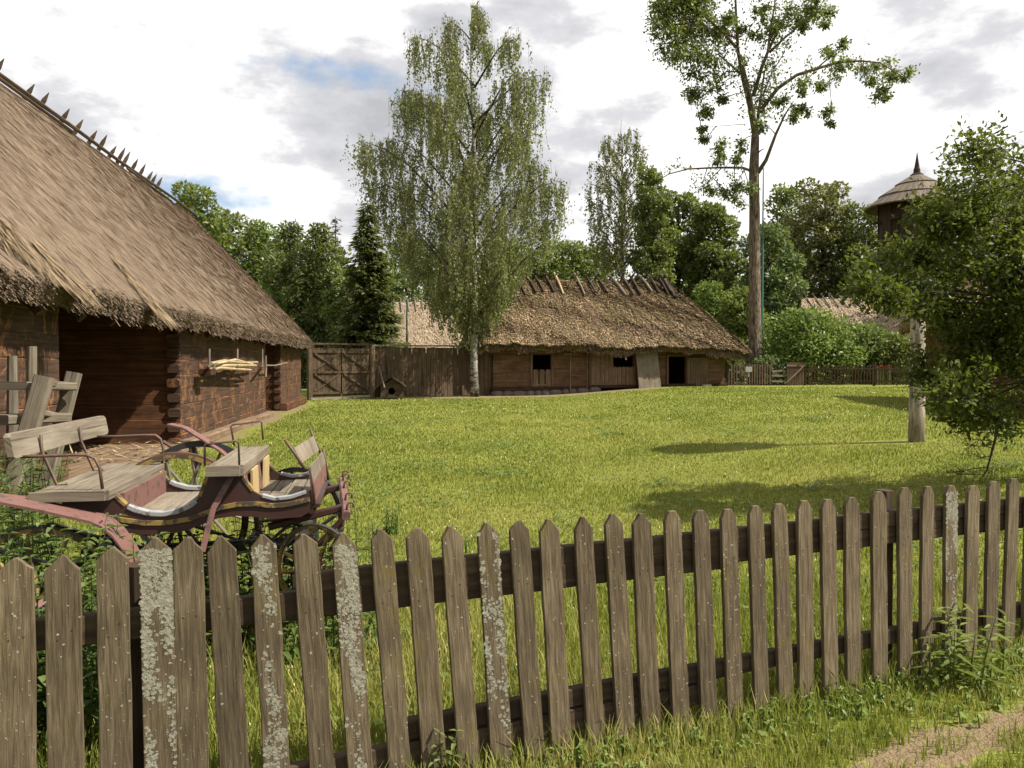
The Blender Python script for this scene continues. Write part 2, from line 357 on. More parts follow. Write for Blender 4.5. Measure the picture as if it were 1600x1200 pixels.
# ------------------------------------------------------------------ ground
def dirt(x, y):
    x = np.asarray(x, float); y = np.asarray(y, float)
    def el(cx, cy, rx, ry, rot=0):
        c, s = math.cos(rot), math.sin(rot); a = ((x-cx)*c+(y-cy)*s)/rx; b = (-(x-cx)*s+(y-cy)*c)/ry
        return np.clip(1.25-np.sqrt(a*a+b*b), 0, 1)
    d = np.maximum.reduce([el(1.7, 3.2, .6, .2, .35), el(2.2, 3.42, .4, .15, .35), el(1.1, 2.75, .5, .2, .3), el(3.3, 3.6, .7, .2, .3), el(2.2, 2.7, .8, .16, .3)])
    s = (x-S0.x)*Sx.x+(y-S0.y)*Sx.y; u = (x-S0.x)*Sn.x+(y-S0.y)*Sn.y
    d = np.maximum(d, np.clip(1.3-np.abs(u-1.1)/1.5, 0, 1)*sstep(-7, -3, s)*(1-sstep(7.0, 9.5, s)))
    t = (x-BW0.x)*Bb.x+(y-BW0.y)*Bb.y; v = (x-BW0.x)*Bn.x+(y-BW0.y)*Bn.y
    d = np.maximum(d, np.clip(1.2-np.abs(v-.15)/.55, 0, 1)*sstep(4, 6, t)*(1-sstep(22, 24, t)))
    d = np.maximum(d, (v < -.1)*(t < 24)*1.0)
    d = np.maximum(d, el(6.2, 13.05, .75, .35)*.8)
    return d
def axis(fine0, fine1, step, mid, mstep, far):
    a = list(np.arange(fine0, fine1, step))
    lo = list(np.arange(mid[0], fine0, mstep)); hi = list(np.arange(fine1, mid[1], mstep))
    return np.array([-far, -far*.5, -far*.25]+lo+a+hi+[far*.25, far*.5, far])
xs = axis(-4, 5, .14, (-30, 40), .8, 700); ys = axis(1, 6, .14, (-20, 90), .7, 700)
X, Y = np.meshgrid(xs, ys); Z = gz(X, Y)
idx = np.arange(X.size).reshape(X.shape)
Q = np.stack([idx[:-1, :-1], idx[:-1, 1:], idx[1:, 1:], idx[1:, :-1]], -1).reshape(-1, 4)
go = np_quads('ground', np.stack([X, Y, Z], -1).reshape(-1, 3), Q, M_ground, kind='structure', smooth=True)
da = go.data.attributes.new('dirt', 'FLOAT', 'POINT'); da.data.foreach_set('value', dirt(X, Y).ravel().astype(np.float32))

# ------------------------------------------------------------------ grass blades
def blades(n, x, y, h, wd, lean=.5):
    z = gz(x, y); a = rng.uniform(0, 2*PI, n); ln = rng.uniform(.1, lean, n)*h
    dx, dy = np.cos(a)*ln, np.sin(a)*ln; b = rng.uniform(0, 2*PI, n); sx_, sy_ = np.cos(b)*wd/2, np.sin(b)*wd/2
    V = np.empty((n, 6, 3)); zb = z-.01
    V[:, 0] = np.stack([x-sx_, y-sy_, zb], 1); V[:, 1] = np.stack([x+sx_, y+sy_, zb], 1)
    V[:, 2] = np.stack([x+dx*.3+sx_*.8, y+dy*.3+sy_*.8, z+h*.55], 1); V[:, 3] = np.stack([x+dx*.3-sx_*.8, y+dy*.3-sy_*.8, z+h*.55], 1)
    V[:, 4] = np.stack([x+dx+sx_*.1, y+dy+sy_*.1, z+h*.95], 1); V[:, 5] = np.stack([x+dx-sx_*.1, y+dy-sy_*.1, z+h*.95], 1)
    i = np.arange(n)*6
    Q = np.stack([np.stack([i, i+1, i+2, i+3], 1), np.stack([i+3, i+2, i+4, i+5], 1)], 1).reshape(-1, 4)
    return V.reshape(-1, 3), Q
N = 420000
d = 1.9*np.exp(rng.uniform(0, 1, N)**.85*math.log(40/1.9)); ang = rng.uniform(-.74, .74, N)
gx = np.tan(ang)*d; gy = d
vn = np.sin(gx*1.3+2*np.sin(gy*.7))+np.sin(gy*1.9+1.7*np.sin(gx*.9))
fs = fence_side(gx, gy)
h = .026+.016*rng.random(N)+.008*vn.clip(-1, 2)+.0003*d
h = np.where(np.abs(fs) < .35, h+rng.random(N)**2*.15*np.exp(-(fs/.16)**2), h)
h = np.where((fs < -.05) & (d < 5.5), h+rng.random(N)**3*.15, h)
h = np.where((fs > .3), h*1.0+rng.random(N)**4*.06, h)
wd = .0035+.0008*d
dd = dirt(gx, gy)
s_ = (gx-S0.x)*Sx.x+(gy-S0.y)*Sx.y; u_ = (gx-S0.x)*Sn.x+(gy-S0.y)*Sn.y
dn_ = np.sin(gx*9+3*np.sin(gy*7))*np.sin(gy*11+2*np.sin(gx*6)); keep = (rng.random(N) > np.where(d > 12, dd*2.6-.2, dd*1.35-.25-.7*dn_)) & (u_ > .1)
gx, gy, h, wd, vn = gx[keep], gy[keep], h[keep], wd[keep], vn[keep]; n = len(gx)
V, Qg = blades(n, gx, gy, h, wd)
pat = np.clip(.40+.20*np.sin(gx*.5+1.3*np.sin(gy*.33)+.6)+.16*np.sin(gx*1.9+gy*.8+2*np.sin(gx*.7-gy*.5))+.09*np.sin(gx*4.3-gy*2.1)-.012*(gy-20).clip(0, 18)+rng.normal(0, 1, n)*np.where(gy > 9, .12, .2), 0, 1)
pat = np.where(rng.random(n) < np.where(gy > 9, .03, .06), 1, pat)
np_quads('grass', V, Qg, L_grass, rnd=np.repeat(pat, 2), kind='stuff', label='short yellow green lawn grass, longer along the picket fence', category='grass')

# ------------------------------------------------------------------ near picket fence
fence = thing('picket_fence', (FA.x, FA.y, 0), 'weathered grey brown picket fence crossing the foreground, some pickets crusted with lichen', 'fence')
PK = [(-128, 881), (-52, 876), (25, 870), (98, 866), (176, 853), (243, 838), (293, 838), (345, 836), (410, 834), (475, 833), (535, 830), (594, 825), (650, 824), (703, 820), (759, 815), (808, 812), (855, 810), (908, 806), (955, 801), (999, 801), (1047, 796), (1091, 795), (1134, 793), (1177, 788), (1214, 785), (1253, 780), (1290, 778), (1327, 775), (1369, 766), (1410, 760), (1446, 758), (1482, 757), (1517, 757), (1549, 750), (1580, 746), (1609, 745), (1637, 743), (1664, 741), (1690, 740), (1716, 738), (1741, 736), (1766, 734), (1790, 732), (1814, 730), (1838, 728)]
PK = [(-295, 897), (-210, 889)]+PK
LICH = {243: 1.0, 410: .6, 535: .84, 759: .4, 1482: .8, 1134: .06, 955: .03, 176: .04, 293: .03, 25: .03}
lean_x = [-128, 25, 176, 243, 345, 475, 594, 703, 759, 955, 1134, 1252, 1369, 1580]; lean_v = [0, 0, 1, 4, 17, 23, 28, 26, 24, 24, 16, 14, 6, -5]
for px, py in PK:
    top = onplane(px, py, FA, FN); ln = np.interp(px, lean_x, lean_v)/365+random.gauss(0, .006)
    bz = gzf(top.x, top.y)-.03; H = top.z-bz; hw = float(np.interp(px, [0, 250, 600, 900], [.0505, .0475, .0435, .0425]))+random.uniform(-.0025, .0025); th = .021
    up = Vector((FDIR.x*-ln, FDIR.y*-ln, 1)); foot = top-up*H; ey = up
    sh = random.uniform(.036, .052); k = .006; a_ = random.uniform(-.008, .008)
    rd = px > 1000          # right hand pickets have rounder tips
    tip = [(hw-.002, H-sh), (hw*.62, H-sh*.42), (k*(2.6 if rd else 1), H-(.004 if rd else 0)), (-k*(2.6 if rd else 1), H-(.004 if rd else 0)), (-hw*.62, H-sh*(.42)), (-hw+.002, H-sh)]
    if not rd: tip = [(hw-.002, H-sh), (hw*.5, H-sh*.5), (k+a_, H), (-k+a_, H-random.uniform(0, .004)), (-hw*.5, H-sh*.48), (-hw+.002, H-sh*random.uniform(.85, 1.1))]
    nseg = 7; right = [(hw+random.uniform(-.0022, .0022), H*i/nseg*.94) for i in range(nseg)]; left = [(-hw+random.uniform(-.0022, .0022), H*i/nseg*.94) for i in range(nseg-1, -1, -1)]
    mb = MB(); tw = random.uniform(-.03, .03)
    ex = (FDIR+FN*tw).normalized()
    mb.plate(right+tip+left, foot+FN*.0, ex, ey, FN*th, swap=True)
    p = mb.build('picket', M_picket, fence)
    bv = p.modifiers.new('b', 'BEVEL'); bv.width = .0025; bv.segments = 2; bv.limit_method = 'ANGLE'; bv.angle_limit = math.radians(50)
    for zf_, sg in ((.735, -1), (.755, 1)):
        c_ = foot+ey*(zf_-bz+random.uniform(-.02, .02))+ex*(hw*random.uniform(.25, .5)*sg)+FN*th
        mb = MB(); mb.tube([c_-FN*.002, c_+FN*.0012], [.0032, .0028], 8); mb.build('nail', M_steel, p)
    dn = LICH.get(px, random.choice((.004, .008, .02)))
    if dn >= .03: p['label'] = 'picket crusted with pale lichen' if dn > .3 else 'picket with a few lichen specks'
    nl = int(2300*dn)+14
    a = rng.uniform(-hw*.93, hw*.93, nl*3); b = rng.uniform(.1, H-sh*.8, nl*3)
    cl_ = np.sin(a*70+px)+np.sin(b*17+px*1.7+2*np.sin(a*40))+np.sin(b*41+px)*.6
    if dn > .3: cl_ = cl_*.8+1.1*np.sin(b*6+px*.37)+rng.normal(0, 1.0, nl*3); kp = cl_ > np.quantile(cl_, .75-.12*(dn > .85)) 
    else: kp = rng.random(nl*3) < .34
    a, b = a[kp], b[kp]; m_ = len(a); r = (.0012+.0075*rng.random(m_)**2.2)*(1 if dn > .3 else .55)
    c = np.array(foot+FN*th)+np.outer(a, ex)+np.outer(b, ey); n0 = np.array(FN)
    ng = 6; ring = np.empty((m_, ng+1, 3)); ph = rng.uniform(0, 6.28, m_)
    for q in range(ng):
        rr = r*rng.uniform(.65, 1.25, m_); ring[:, q] = c+np.outer(rr*np.cos(ph+q*2*PI/ng), ex)+np.outer(rr*np.sin(ph+q*2*PI/ng), (0, 0, 1))+n0*.0004
        ring[:, q] += n0*rng.uniform(0, .0006, (m_, 1))
    ring[:, ng] = c+n0*.0007
    i = np.arange(m_)*(ng+1); T = np.concatenate([np.stack([i+q, i+(q+1) % ng, i+ng], 1) for q in range(ng)])
    np_quads('lichen', ring.reshape(-1, 3), T, M_lichen, p, kind='stuff')
def frail(p0, p1, z0a, z1a, z0b, z1b, back=.028, th=.04):
    a = fence_pt(p0)-FN*back; b = fence_pt(p1)-FN*back
    mb = MB(); za, zb = (z0a+z1a)/2, (z0b+z1b)/2
    mb.beam(a+Vector((0, 0, za)), b+Vector((0, 0, zb)), th, z1a-z0a, bev=.12, seg=14, wob=.0025); mb.build('rail', M_rail, fence)
frail(-320, 1150, .690, .790, .70, .785); frail(478, 1850, .778, .852, .815, .905, .030, .042); frail(1080, 1850, .715, .80, .735, .81, .028)
frail(625, 1850, .185, .262, .26, .345); frail(-320, 1120, .06, .15, .11, .20, .026)
for px, zt in ((268, .86), (1413, .965)):
    q = fence_pt(px)-FN*.11; mb = MB(); g = gzf(q.x, q.y)
    mb.beam(q+Vector((0, 0, g-.2)), q+Vector((0, 0, zt)), .09 if px < 300 else .062, .07, up=FN, bev=.1); mb.build('post', M_rail, fence)
q = fence_pt(212)-FN*.16; mb = MB(); mb.tube([q+Vector((0, 0, -.1)), q+Vector((.004, 0, .5)), q+Vector((0, 0, .905))], [.056, .052, .05], 14)
mb.build('stump_post', M_rail, None, base=(q.x, q.y, 0), smooth=False, label='round dark stump post standing behind the lichen covered picket', category='post')

# ------------------------------------------------------------------ thatched roofs
def roof(name, P, mat, parent, tb, tt, ue, uc, ze, zr, thick, nst, stl, lift, rough, wst, dens_fringe, back=True, hipstrand=.25, fl=1.):
    """P(t,u,z) frame; tb=(t0,t1) at the eave, tt at the ridge; ue eave offset, uc ridge offset; ze(t) eave height"""
    Vs, Qs, Us, Rs = [], [], [], []; off = [0]
    def add(V, Q, U, R): Vs.append(V); Qs.append(Q+off[0]); Us.append(U); Rs.append(R); off[0] += len(V)
    def arr(t, u, z):
        o = np.array(P(0, 0, 0)); et = np.array(P(1, 0, 0))-o; eu = np.array(P(0, 1, 0))-o
        return o+np.multiply.outer(t, et)+np.multiply.outer(u, eu)+np.multiply.outer(z, np.array((0, 0, 1.)))
    ta, tz = tb; ra, rz = tt; ub = 2*uc-ue
    zf = ze if callable(ze) else (lambda t: np.full(np.shape(t), float(ze)))
    def nz(a, b, s): return rough*(np.sin(a*1.7+s)+np.sin(b*2.9+a*.8+s)+.6*np.sin(a*5.1+b*3.3)+.5*np.sin(a*9.3+1.3*b+s))
    # corners of the four slopes: (eave p0,p1, ridge q0,q1) in (t,u)
    slopes = [((ta, ue), (tz, ue), (ra, uc), (rz, uc), 1.0)]
    if back: slopes += [((tz, ub), (ta, ub), (rz, uc), (ra, uc), .12)]
    slopes += [((tz, ue), (tz, ub), (rz, uc), (rz, uc), hipstrand), ((ta, ub), (ta, ue), (ra, uc), (ra, uc), hipstrand)]
    for p0, p1, q0, q1, ds in slopes:
        L = math.dist(p0, p1); S = math.hypot(math.dist(((p0[0]+p1[0])/2, (p0[1]+p1[1])/2), ((q0[0]+q1[0])/2, (q0[1]+q1[1])/2)), zr-float(zf(np.array(p0[0]))))
        gs = .12 if wst < .03 else .25; ni = max(6, int(L/gs)); nj = max(6, int(S/gs))
        def surf(a, b):
            t = (p0[0]*(1-a)+p1[0]*a)*(1-b)+(q0[0]*(1-a)+q1[0]*a)*b; u = (p0[1]*(1-a)+p1[1]*a)*(1-b)+(q0[1]*(1-a)+q1[1]*a)*b
            te = p0[0]*(1-a)+p1[0]*a; z0 = zf(te); z = z0+(zr-z0)*b
            bulge = .10*np.sin(np.clip(b, 0, 1)*PI)*rough/.03
            return t, u, z+nz(a*L, b*S, p0[0])*np.clip(1-.6*b, 0, 1)+bulge*.5-.05*np.sin(a*PI)*b
        # cross-section rows, from underside to ridge
        bs = np.linspace(0, 1, nj+1); A, B = np.meshgrid(np.linspace(0, 1, ni+1), bs)
        t, u, z = surf(A, B); rows = [np.stack([t, u, z], -1)]
        cen = np.array([(q0[0]+q1[0])/2, (q0[1]+q1[1])/2]); et = rows[0][0].copy()
        dirin = np.array([(q0[0]+q1[0]-p0[0]-p1[0])/2, (q0[1]+q1[1]-p0[1]-p1[1])/2]); dirin = dirin/max(np.linalg.norm(dirin), 1e-6)
        lip = et.copy(); lip[:, :2] += dirin*.10; lip[:, 2] -= thick*1.05+nz(A[0]*L*3, A[0]*0, 1)*.6
        und = rows[0][-1].copy(); und[:, 2] -= thick*1.3
        grid = np.concatenate([und[None], lip[None], rows[0]], 0)
        V = arr(grid[..., 0], grid[..., 1], grid[..., 2]).reshape(-1, 3); R_, C_ = grid.shape[:2]
        ii = np.arange(R_*C_).reshape(R_, C_); Qd = np.stack([ii[:-1, :-1], ii[:-1, 1:], ii[1:, 1:], ii[1:, :-1]], -1).reshape(-1, 4)
        vb = np.concatenate([[-1, -.05], bs])*S
        U = np.stack(np.broadcast_arrays((A[0]*L)[None, :], vb[:, None]), -1).reshape(-1, 2)
        add(V, Qd, U, np.full(len(Qd), .42))
        n = int(nst*ds)
        if n:
            a = rng.random(n); b = rng.random(n)
            # coursed thatch: more lift near the ends of bundles
            t, u, z = surf(a, b); Lb = stl*rng.uniform(.5, 1.3, n)
            da = rng.normal(0, .10 if wst < .03 else .32, n)*Lb; b2 = b-Lb/S; a2 = a+da/L
            t2, u2, z2 = surf(np.clip(a2, 0, 1), np.maximum(b2, -.06)); lf = lift*rng.uniform(.2, 1.5, n)
            V0 = arr(t, u, z+.012); V1 = arr(t2, u2, z2+.012)
            nrm = np.array(P(0, 0, 0)); e0 = unit(V1-V0); sd = unit(np.cross(e0, np.tile([0, 0, 1.], (n, 1)))); up = np.cross(sd, e0)
            up *= np.sign(up[:, 2:3]); V1 = V1+up*lf[:, None]; Wd = (wst*rng.uniform(.5, 1.4, n))[:, None]
            Vt = np.stack([V0-sd*Wd/2, V0+sd*Wd/2, V1+sd*Wd*.35, V1-sd*Wd*.35], 1).reshape(-1, 3)
            Uu = np.stack([np.stack([a*L, b*S], 1)]*4, 1).reshape(-1, 2)
            add(Vt, np.arange(n*4).reshape(n, 4), Uu, np.clip(.45+rng.normal(0, .36, n), 0, 1))
        n = int(dens_fringe*L*(1 if ds >= .2 else .15))
        if n:
            a = rng.random(n); k = rng.random(n); te, ue_, z0 = surf(a, np.zeros(n)); out = -dirin
            tt_ = te-out[0]*.10*k; uu_ = ue_-out[1]*.10*k; z1 = z0-thick*k
            lw = rng.uniform(.04, .14, n)*fl*(1+.6*np.sin(a*L*1.1)+.5*np.sin(a*L*3.7)).clip(.4, 2)
            V0 = arr(tt_-out[0]*.08, uu_-out[1]*.08, z1+.05); V1 = arr(tt_+out[0]*lw*.5+rng.normal(0, .06, n)*(out[1] != 0), uu_+out[1]*lw*.5, z1-lw*.7+rng.normal(0, .03, n))
            e0 = unit(V1-V0); sd = unit(np.cross(e0, rdir(n))); Wd = (wst*1.15*rng.uniform(.5, 1.4, n))[:, None]
            Vt = np.stack([V0-sd*Wd/2, V0+sd*Wd/2, V1+sd*Wd*.3, V1-sd*Wd*.3], 1).reshape(-1, 3)
            Uu = np.stack([np.stack([a*L, k*0], 1)]*4, 1).reshape(-1, 2)
            add(Vt, np.arange(n*4).reshape(n, 4), Uu, np.clip((.22 if wst < .03 else .36)+rng.normal(0, .22, n), 0, 1))
    return np_quads(name, np.concatenate(Vs), np.concatenate(Qs), mat, parent, rnd=np.concatenate(Rs), uv=np.concatenate(Us))
def logwall(mb, P0, dr, L, z0, z1, ch, th, openings=(), nrm=None, mi=0, gap=-.004):
    P0 = Vector(P0); dr = Vector(dr).normalized(); k = max(1, round((z1-z0)/ch)); ch = (z1-z0)/k
    for i in range(k):
        za = z0+i*ch; zm = za+ch/2; segs = [(0., L)]
        for s0, s1, a, b in openings:
            if a < zm < b:
                ns = []
                for q0, q1 in segs:
                    if s1 <= q0 or s0 >= q1: ns.append((q0, q1)); continue
                    if s0 > q0: ns.append((q0, s0))
                    if s1 < q1: ns.append((s1, q1))
                segs = ns
        for q0, q1 in segs:
            if q1-q0 < .03: continue
            o = random.uniform(-.008, .008)
            n = Vector((dr.y, -dr.x, 0))*o
            mb.beam(P0+dr*q0+n+Vector((0, 0, zm)), P0+dr*q1+n+Vector((0, 0, zm+random.uniform(-.006, .006))), th+random.uniform(-.008, .008), ch-gap, bev=.07, mi=mi, seg=max(1, int((q1-q0)/1.2)), wob=.006)
# ------------------------------------------------------------------ the big barn at left
ZE, ZR, UC = 2.48, 7.2, -3.8
barn = thing('log_barn', bp(5, 0, 0), 'large dark log barn with a long thatched roof at the left', 'barn')
D = UC*2
def wall(name, P0, dr, L, z1, mat, z0=.02, ch=.26, th=.18, op=()):
    mb = MB(); logwall(mb, P0, dr, L, z0, z1, ch, th, op); return mb.build(name, mat, barn)
wall('log_wall', bp(-9, -.09, 0), Bb, 9.0, 2.75, M_char)                  # near block front
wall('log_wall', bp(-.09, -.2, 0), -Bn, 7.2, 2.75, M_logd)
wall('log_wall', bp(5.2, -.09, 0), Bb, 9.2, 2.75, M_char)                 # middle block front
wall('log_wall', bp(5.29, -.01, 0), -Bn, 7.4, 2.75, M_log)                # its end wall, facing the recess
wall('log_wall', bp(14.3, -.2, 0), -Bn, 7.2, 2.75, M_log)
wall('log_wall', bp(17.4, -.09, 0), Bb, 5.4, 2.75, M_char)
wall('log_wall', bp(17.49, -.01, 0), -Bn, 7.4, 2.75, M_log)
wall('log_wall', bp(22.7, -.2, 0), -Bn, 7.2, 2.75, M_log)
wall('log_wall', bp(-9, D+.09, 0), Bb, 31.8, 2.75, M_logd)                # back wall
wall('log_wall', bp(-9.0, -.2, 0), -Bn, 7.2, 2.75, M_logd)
mb = MB()                                                                  # dark plank doors closing the recess depth
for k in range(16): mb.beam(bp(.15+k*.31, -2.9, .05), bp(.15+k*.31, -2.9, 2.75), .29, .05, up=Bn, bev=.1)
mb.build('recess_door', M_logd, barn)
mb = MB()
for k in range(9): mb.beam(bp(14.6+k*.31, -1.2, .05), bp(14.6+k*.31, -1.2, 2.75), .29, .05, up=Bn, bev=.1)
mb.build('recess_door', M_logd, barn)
# dovetailed log ends on the visible corners
for t in (5.2, 17.4):
    mb = MB()
    for i in range(10):
        z = .02+i*.273+.13
        mb.beam(bp(t-.05-random.uniform(0, .05), -.10, z), bp(t+.14, -.10, z+.01), .22, .16, bev=.2)
    mb.build('log_end', M_char, barn)
mb = MB(); mb.beam(bp(5.1, .10, .09), bp(14.4, .12, .07), .24, .2, bev=.15, seg=6, wob=.01); mb.build('sill_beam', M_shedplank, barn)
mb = MB(); mb.beam(bp(17.3, .10, .13), bp(22.6, .12, .13), .24, .26, bev=.15); mb.build('sill_beam', M_log, barn)
mb = MB(); mb.beam(bp(-9, .42-.35, 2.42), bp(22.9, .42-.35, 2.42), .16, .14); mb.build('wall_plate', M_logd, barn)
mb = MB(); mb.beam(bp(-9, .04, .12), bp(0, .04, .12), .1, .72, bev=.05); mb.build('base_board', M_shedlog, barn)
for t in np.arange(-8.5, 22.6, 1.05):
    mb = MB(); mb.beam(bp(t, .30, 2.13), bp(t, -3.6, 6.45), .11, .11); mb.build('rafter', M_logd, barn)
rf = roof('roof', bp, M_thatch, barn, (-11, 23.3), (-11, 21.0), .45, UC, lambda t: ZE+.0*np.asarray(t), ZR, .24, 36000, .2, .012, .004, .013, 1000, fl=.55)
# ridge: two long poles and the row of upright crossed stakes
mb = MB()
for sg in (1, -1):
    for a, b in ((-11, -4), (-4.3, 3.2), (2.8, 10.1), (9.7, 15.8), (15.3, 21.2)): mb.tube([bp(a, UC+.18*sg, ZR-.02), bp((a+b)/2, UC+.16*sg, ZR+random.uniform(-.06, .03)), bp(b, UC+.2*sg, ZR-.04)], .045, 6)
    for a, b in ((-2, 2.3), (5, 9.2), (13, 17)): mb.tube([bp(a, UC+.42*sg, ZR-.27), bp(b, UC+.48*sg, ZR-.36)], .035, 6)
mb.build('ridge_pole', M_rail, rf)
st = [0.3, 2.0, 3.1, 4.3, 5.9, 6.8, 8.1, 8.8, 9.9, 10.7, 11.6, 12.3, 13.0, 13.7, 14.1, 14.8, 15.5, 16.2, 16.6, 17.2]
for t in [-9, -7.2, -5.5, -3.8, -2.2, -1]+st:
    mb = MB(); sg = 1; hh = random.uniform(.34, .5)
    b0 = bp(t, UC-.25, ZR-.30); b1 = bp(t+.08, UC+.12, ZR+hh)
    mb.beam(b0, b0.lerp(b1, .75), .07, .10, up=Bn, taper=.9); mb.beam(b0.lerp(b1, .75), b1, .063, .09, up=Bn, taper=.15)
    mb.build('ridge_stake', M_rail, rf)
for k in range(5):
    mb = MB(); z = ZR-.35-k*.12; u = UC+.36+k*.11; mb.tube([bp(20.2+k*.05, u, z), bp(21.6+random.uniform(0, .4), u+.05, z-.22)], .03, 5); mb.build('ridge_lath', M_pole, rf)
# fresh repair bundles lying in the thatch near the eave
for px, py, qx, qy in ((48, 372, 118, 450), (175, 400, 250, 490), (0, 340, 40, 400)):
    pn = Vector((ZR-ZE)*Bn+Vector((0, 0, .45-UC))).normalized(); P0 = bp(0, .45, ZE+.03)
    a = onplane(px, py, P0, pn); b = onplane(qx, qy, P0, pn); n = 900
    k = rng.random(n); j = rng.normal(0, .13, n)*(.3+.9*k); A_ = np.array(a); B_ = np.array(b); dv = unit((B_-A_)[None])[0]; sd = unit(np.cross(dv, np.array(pn))[None])[0]
    C0 = A_+np.outer(k, B_-A_)+np.outer(j, sd)+np.outer(rng.uniform(0, .012, n)+.008, np.array(pn)); ax = dv+rng.normal(0, .06, (n, 3))
    V, Qq = leaf4(C0, ax, np.tile(np.array(pn), (n, 1))+rng.normal(0, .3, (n, 3)), rng.uniform(.2, .4, n), np.full(n, .014))
    np_quads('straw_patch', V, Qq, M_thatchl, rf, uv=np.random.rand(len(V), 2), kind=None)
# straw and chips on the floor of the recess
mb = MB(); mb.plate([(0.05, -2.85), (5.1, -2.85), (5.1, .25), (.05, .25)], bp(0, 0, .03), Bb, Bn, (0, 0, .10)); mb.build('threshold', M_shedplank, barn)
n = 380; t = rng.uniform(2.2, 5.1, n); u = rng.uniform(-2.6, .2, n); C0 = np.array([bp(a, b, .135+random.random()*.05) for a, b in zip(t, u)])
V, Qq = leaf4(C0, rng.normal(size=(n, 3))*(1, 1, .12), np.tile([0, 0, 1.], (n, 1)), rng.uniform(.12, .35, n), np.full(n, .03))
np_quads('straw_litter', V, Qq, M_straw, base=bp(3.5, -1, .13), uv=np.random.rand(len(V), 2), kind='stuff', label='pale straw and wood chips scattered on the barn threshold', category='straw')
# drying rack with branches on the middle wall
fp = bp(0, .22, 0)
rack = thing('branch_rack', onplane(362, 572, fp, Bn), 'hanging rack of pale dry branches on the barn wall under the eave', 'rack')
def fpt(px, py, o=0.): return onplane(px, py, bp(0, .22+o, 0), Bn)
for pts, r in (([(330, 568), (352, 564), (378, 567), (402, 566)], .035), ([(334, 572), (360, 571), (400, 571)], .03), ([(340, 568), (368, 562), (395, 569)], .025), ([(333, 575), (350, 574), (366, 578)], .025), ([(322, 578), (345, 575), (392, 578)], .028)):
    mb = MB(); mb.tube([fpt(*p, random.uniform(-.06, .1)) for p in pts], [r, r*1.2]+[r*.8]*(len(pts)-2), 7); mb.build('branch', M_straw if r > .027 or pts[0][0] == 340 else M_pole, rack)
for x in (327, 371, 410):
    mb = MB(); mb.tube([fpt(x, 545, .0), fpt(x, 572, .0)], .022, 6); mb.beam(fpt(x, 573, -.2), fpt(x, 572, .12), .05, .05); mb.build('hanger', M_pole, rack)
mb = MB(); mb.beam(fpt(320, 582), fpt(328, 581), .22, .14, up=(0, 0, 1)); mb.build('shelf_end', M_logd, rack)
mb = MB(); mb.tube([fpt(415, 556), fpt(415.5, 575), fpt(415, 589)], .03, 6); mb.tube([fpt(415, 571), fpt(430, 571), fpt(448, 567)], .022, 6)
mb.build('pole_bracket', M_pole, None, label='thin pole and upright stick bridging the far barn recess', category='pole')

# wooden step frame leaning by the near barn block
def stp(px, py, Y=6.6): return at(px, py, Y)
steps = thing('wooden_steps', at(60, 760, 6.6)*1, 'rough wooden step frame with two treads standing by the barn wall', 'steps')
mb = MB(); mb.beam(stp(18, 765, 6.35), stp(70, 588, 6.5), .15, .08, up=(0, -1, 0), bev=.2); mb.build('stringer', M_plank, steps)
mb = MB(); mb.beam(stp(70, 765, 7.0), stp(116, 582, 7.2), .13, .07, up=(0, -1, 0), bev=.2); mb.build('stringer', M_plank, steps)
mb = MB(); mb.beam(stp(20, 603, 6.5), stp(100, 604, 7.1), .26, .07); mb.build('tread', M_plank, steps)
mb = MB(); mb.beam(stp(-8, 656, 6.4), stp(92, 652, 7.0), .28, .08); mb.build('tread', M_plank, steps)
mb = MB(); mb.beam(stp(65, 598, 6.6), stp(108, 602, 7.15), .06, .05); mb.build('cross_bar', M_pole, steps)
mb = MB(); mb.beam(stp(62, 645, 6.6), stp(100, 652, 7.1), .06, .05); mb.build('cross_bar', M_pole, steps)
for a, b, Yk in (((18, 760), (19, 556), 7.3), ((46, 760), (50, 541), 7.4)):
    mb = MB(); mb.tube([stp(*a, Yk), stp((a[0]+b[0])/2+1, 650, Yk), stp(*b, Yk)], [.05, .05, .042], 8); mb.build('upright', M_pole if a[0] == 18 else M_plank, steps)

# ------------------------------------------------------------------ old open carriage
CO = Vector((-2.09, 4.1, 0)); Cx = Vector((.985, .174, 0)).normalized(); Cw = Vector((-Cx.y, Cx.x, 0))
def cw(px, py, w=0.): return onplane(px, py, CO+Cw*w, Cw)
def cp(t, w_, z): return CO+Cx*t+Cw*w_+Vector((0, 0, z))
def tz(px, py, w=0.): p = cw(px, py, w); return ((p-CO).dot(Cx), p.z)
car = thing('horse_carriage', cp(.5, .55, 0), 'old open maroon horse carriage with yellow stripe parked behind the fence', 'carriage')
SIDE = [(95, 786), (175, 771), (184, 780), (196, 791), (210, 798), (232, 804), (255, 805), (280, 800), (300, 790), (312, 775), (320, 755), (327, 734), (374, 734), (382, 752), (395, 768), (410, 776), (430, 781), (455, 778), (478, 770), (486, 765), (489, 797), (470, 808), (430, 811), (400, 808), (370, 806), (340, 810), (310, 822), (280, 832), (250, 836), (215, 835), (180, 828), (150, 815), (110, 800)]
W0, W1 = .10, 1.00
poly = [tz(x, y, W0) for x, y in SIDE]
zv = Vector((0, 0, 1))
body = None
for w_, nm in ((W0, 'side_panel'), (W1, 'side_panel')):
    mb = MB(); mb.plate(poly, CO+Cw*w_, Cx, zv, Cw*.03); o = mb.build(nm, M_maroon, car)
def T(px, py=800): return tz(px, py, W0)[0]
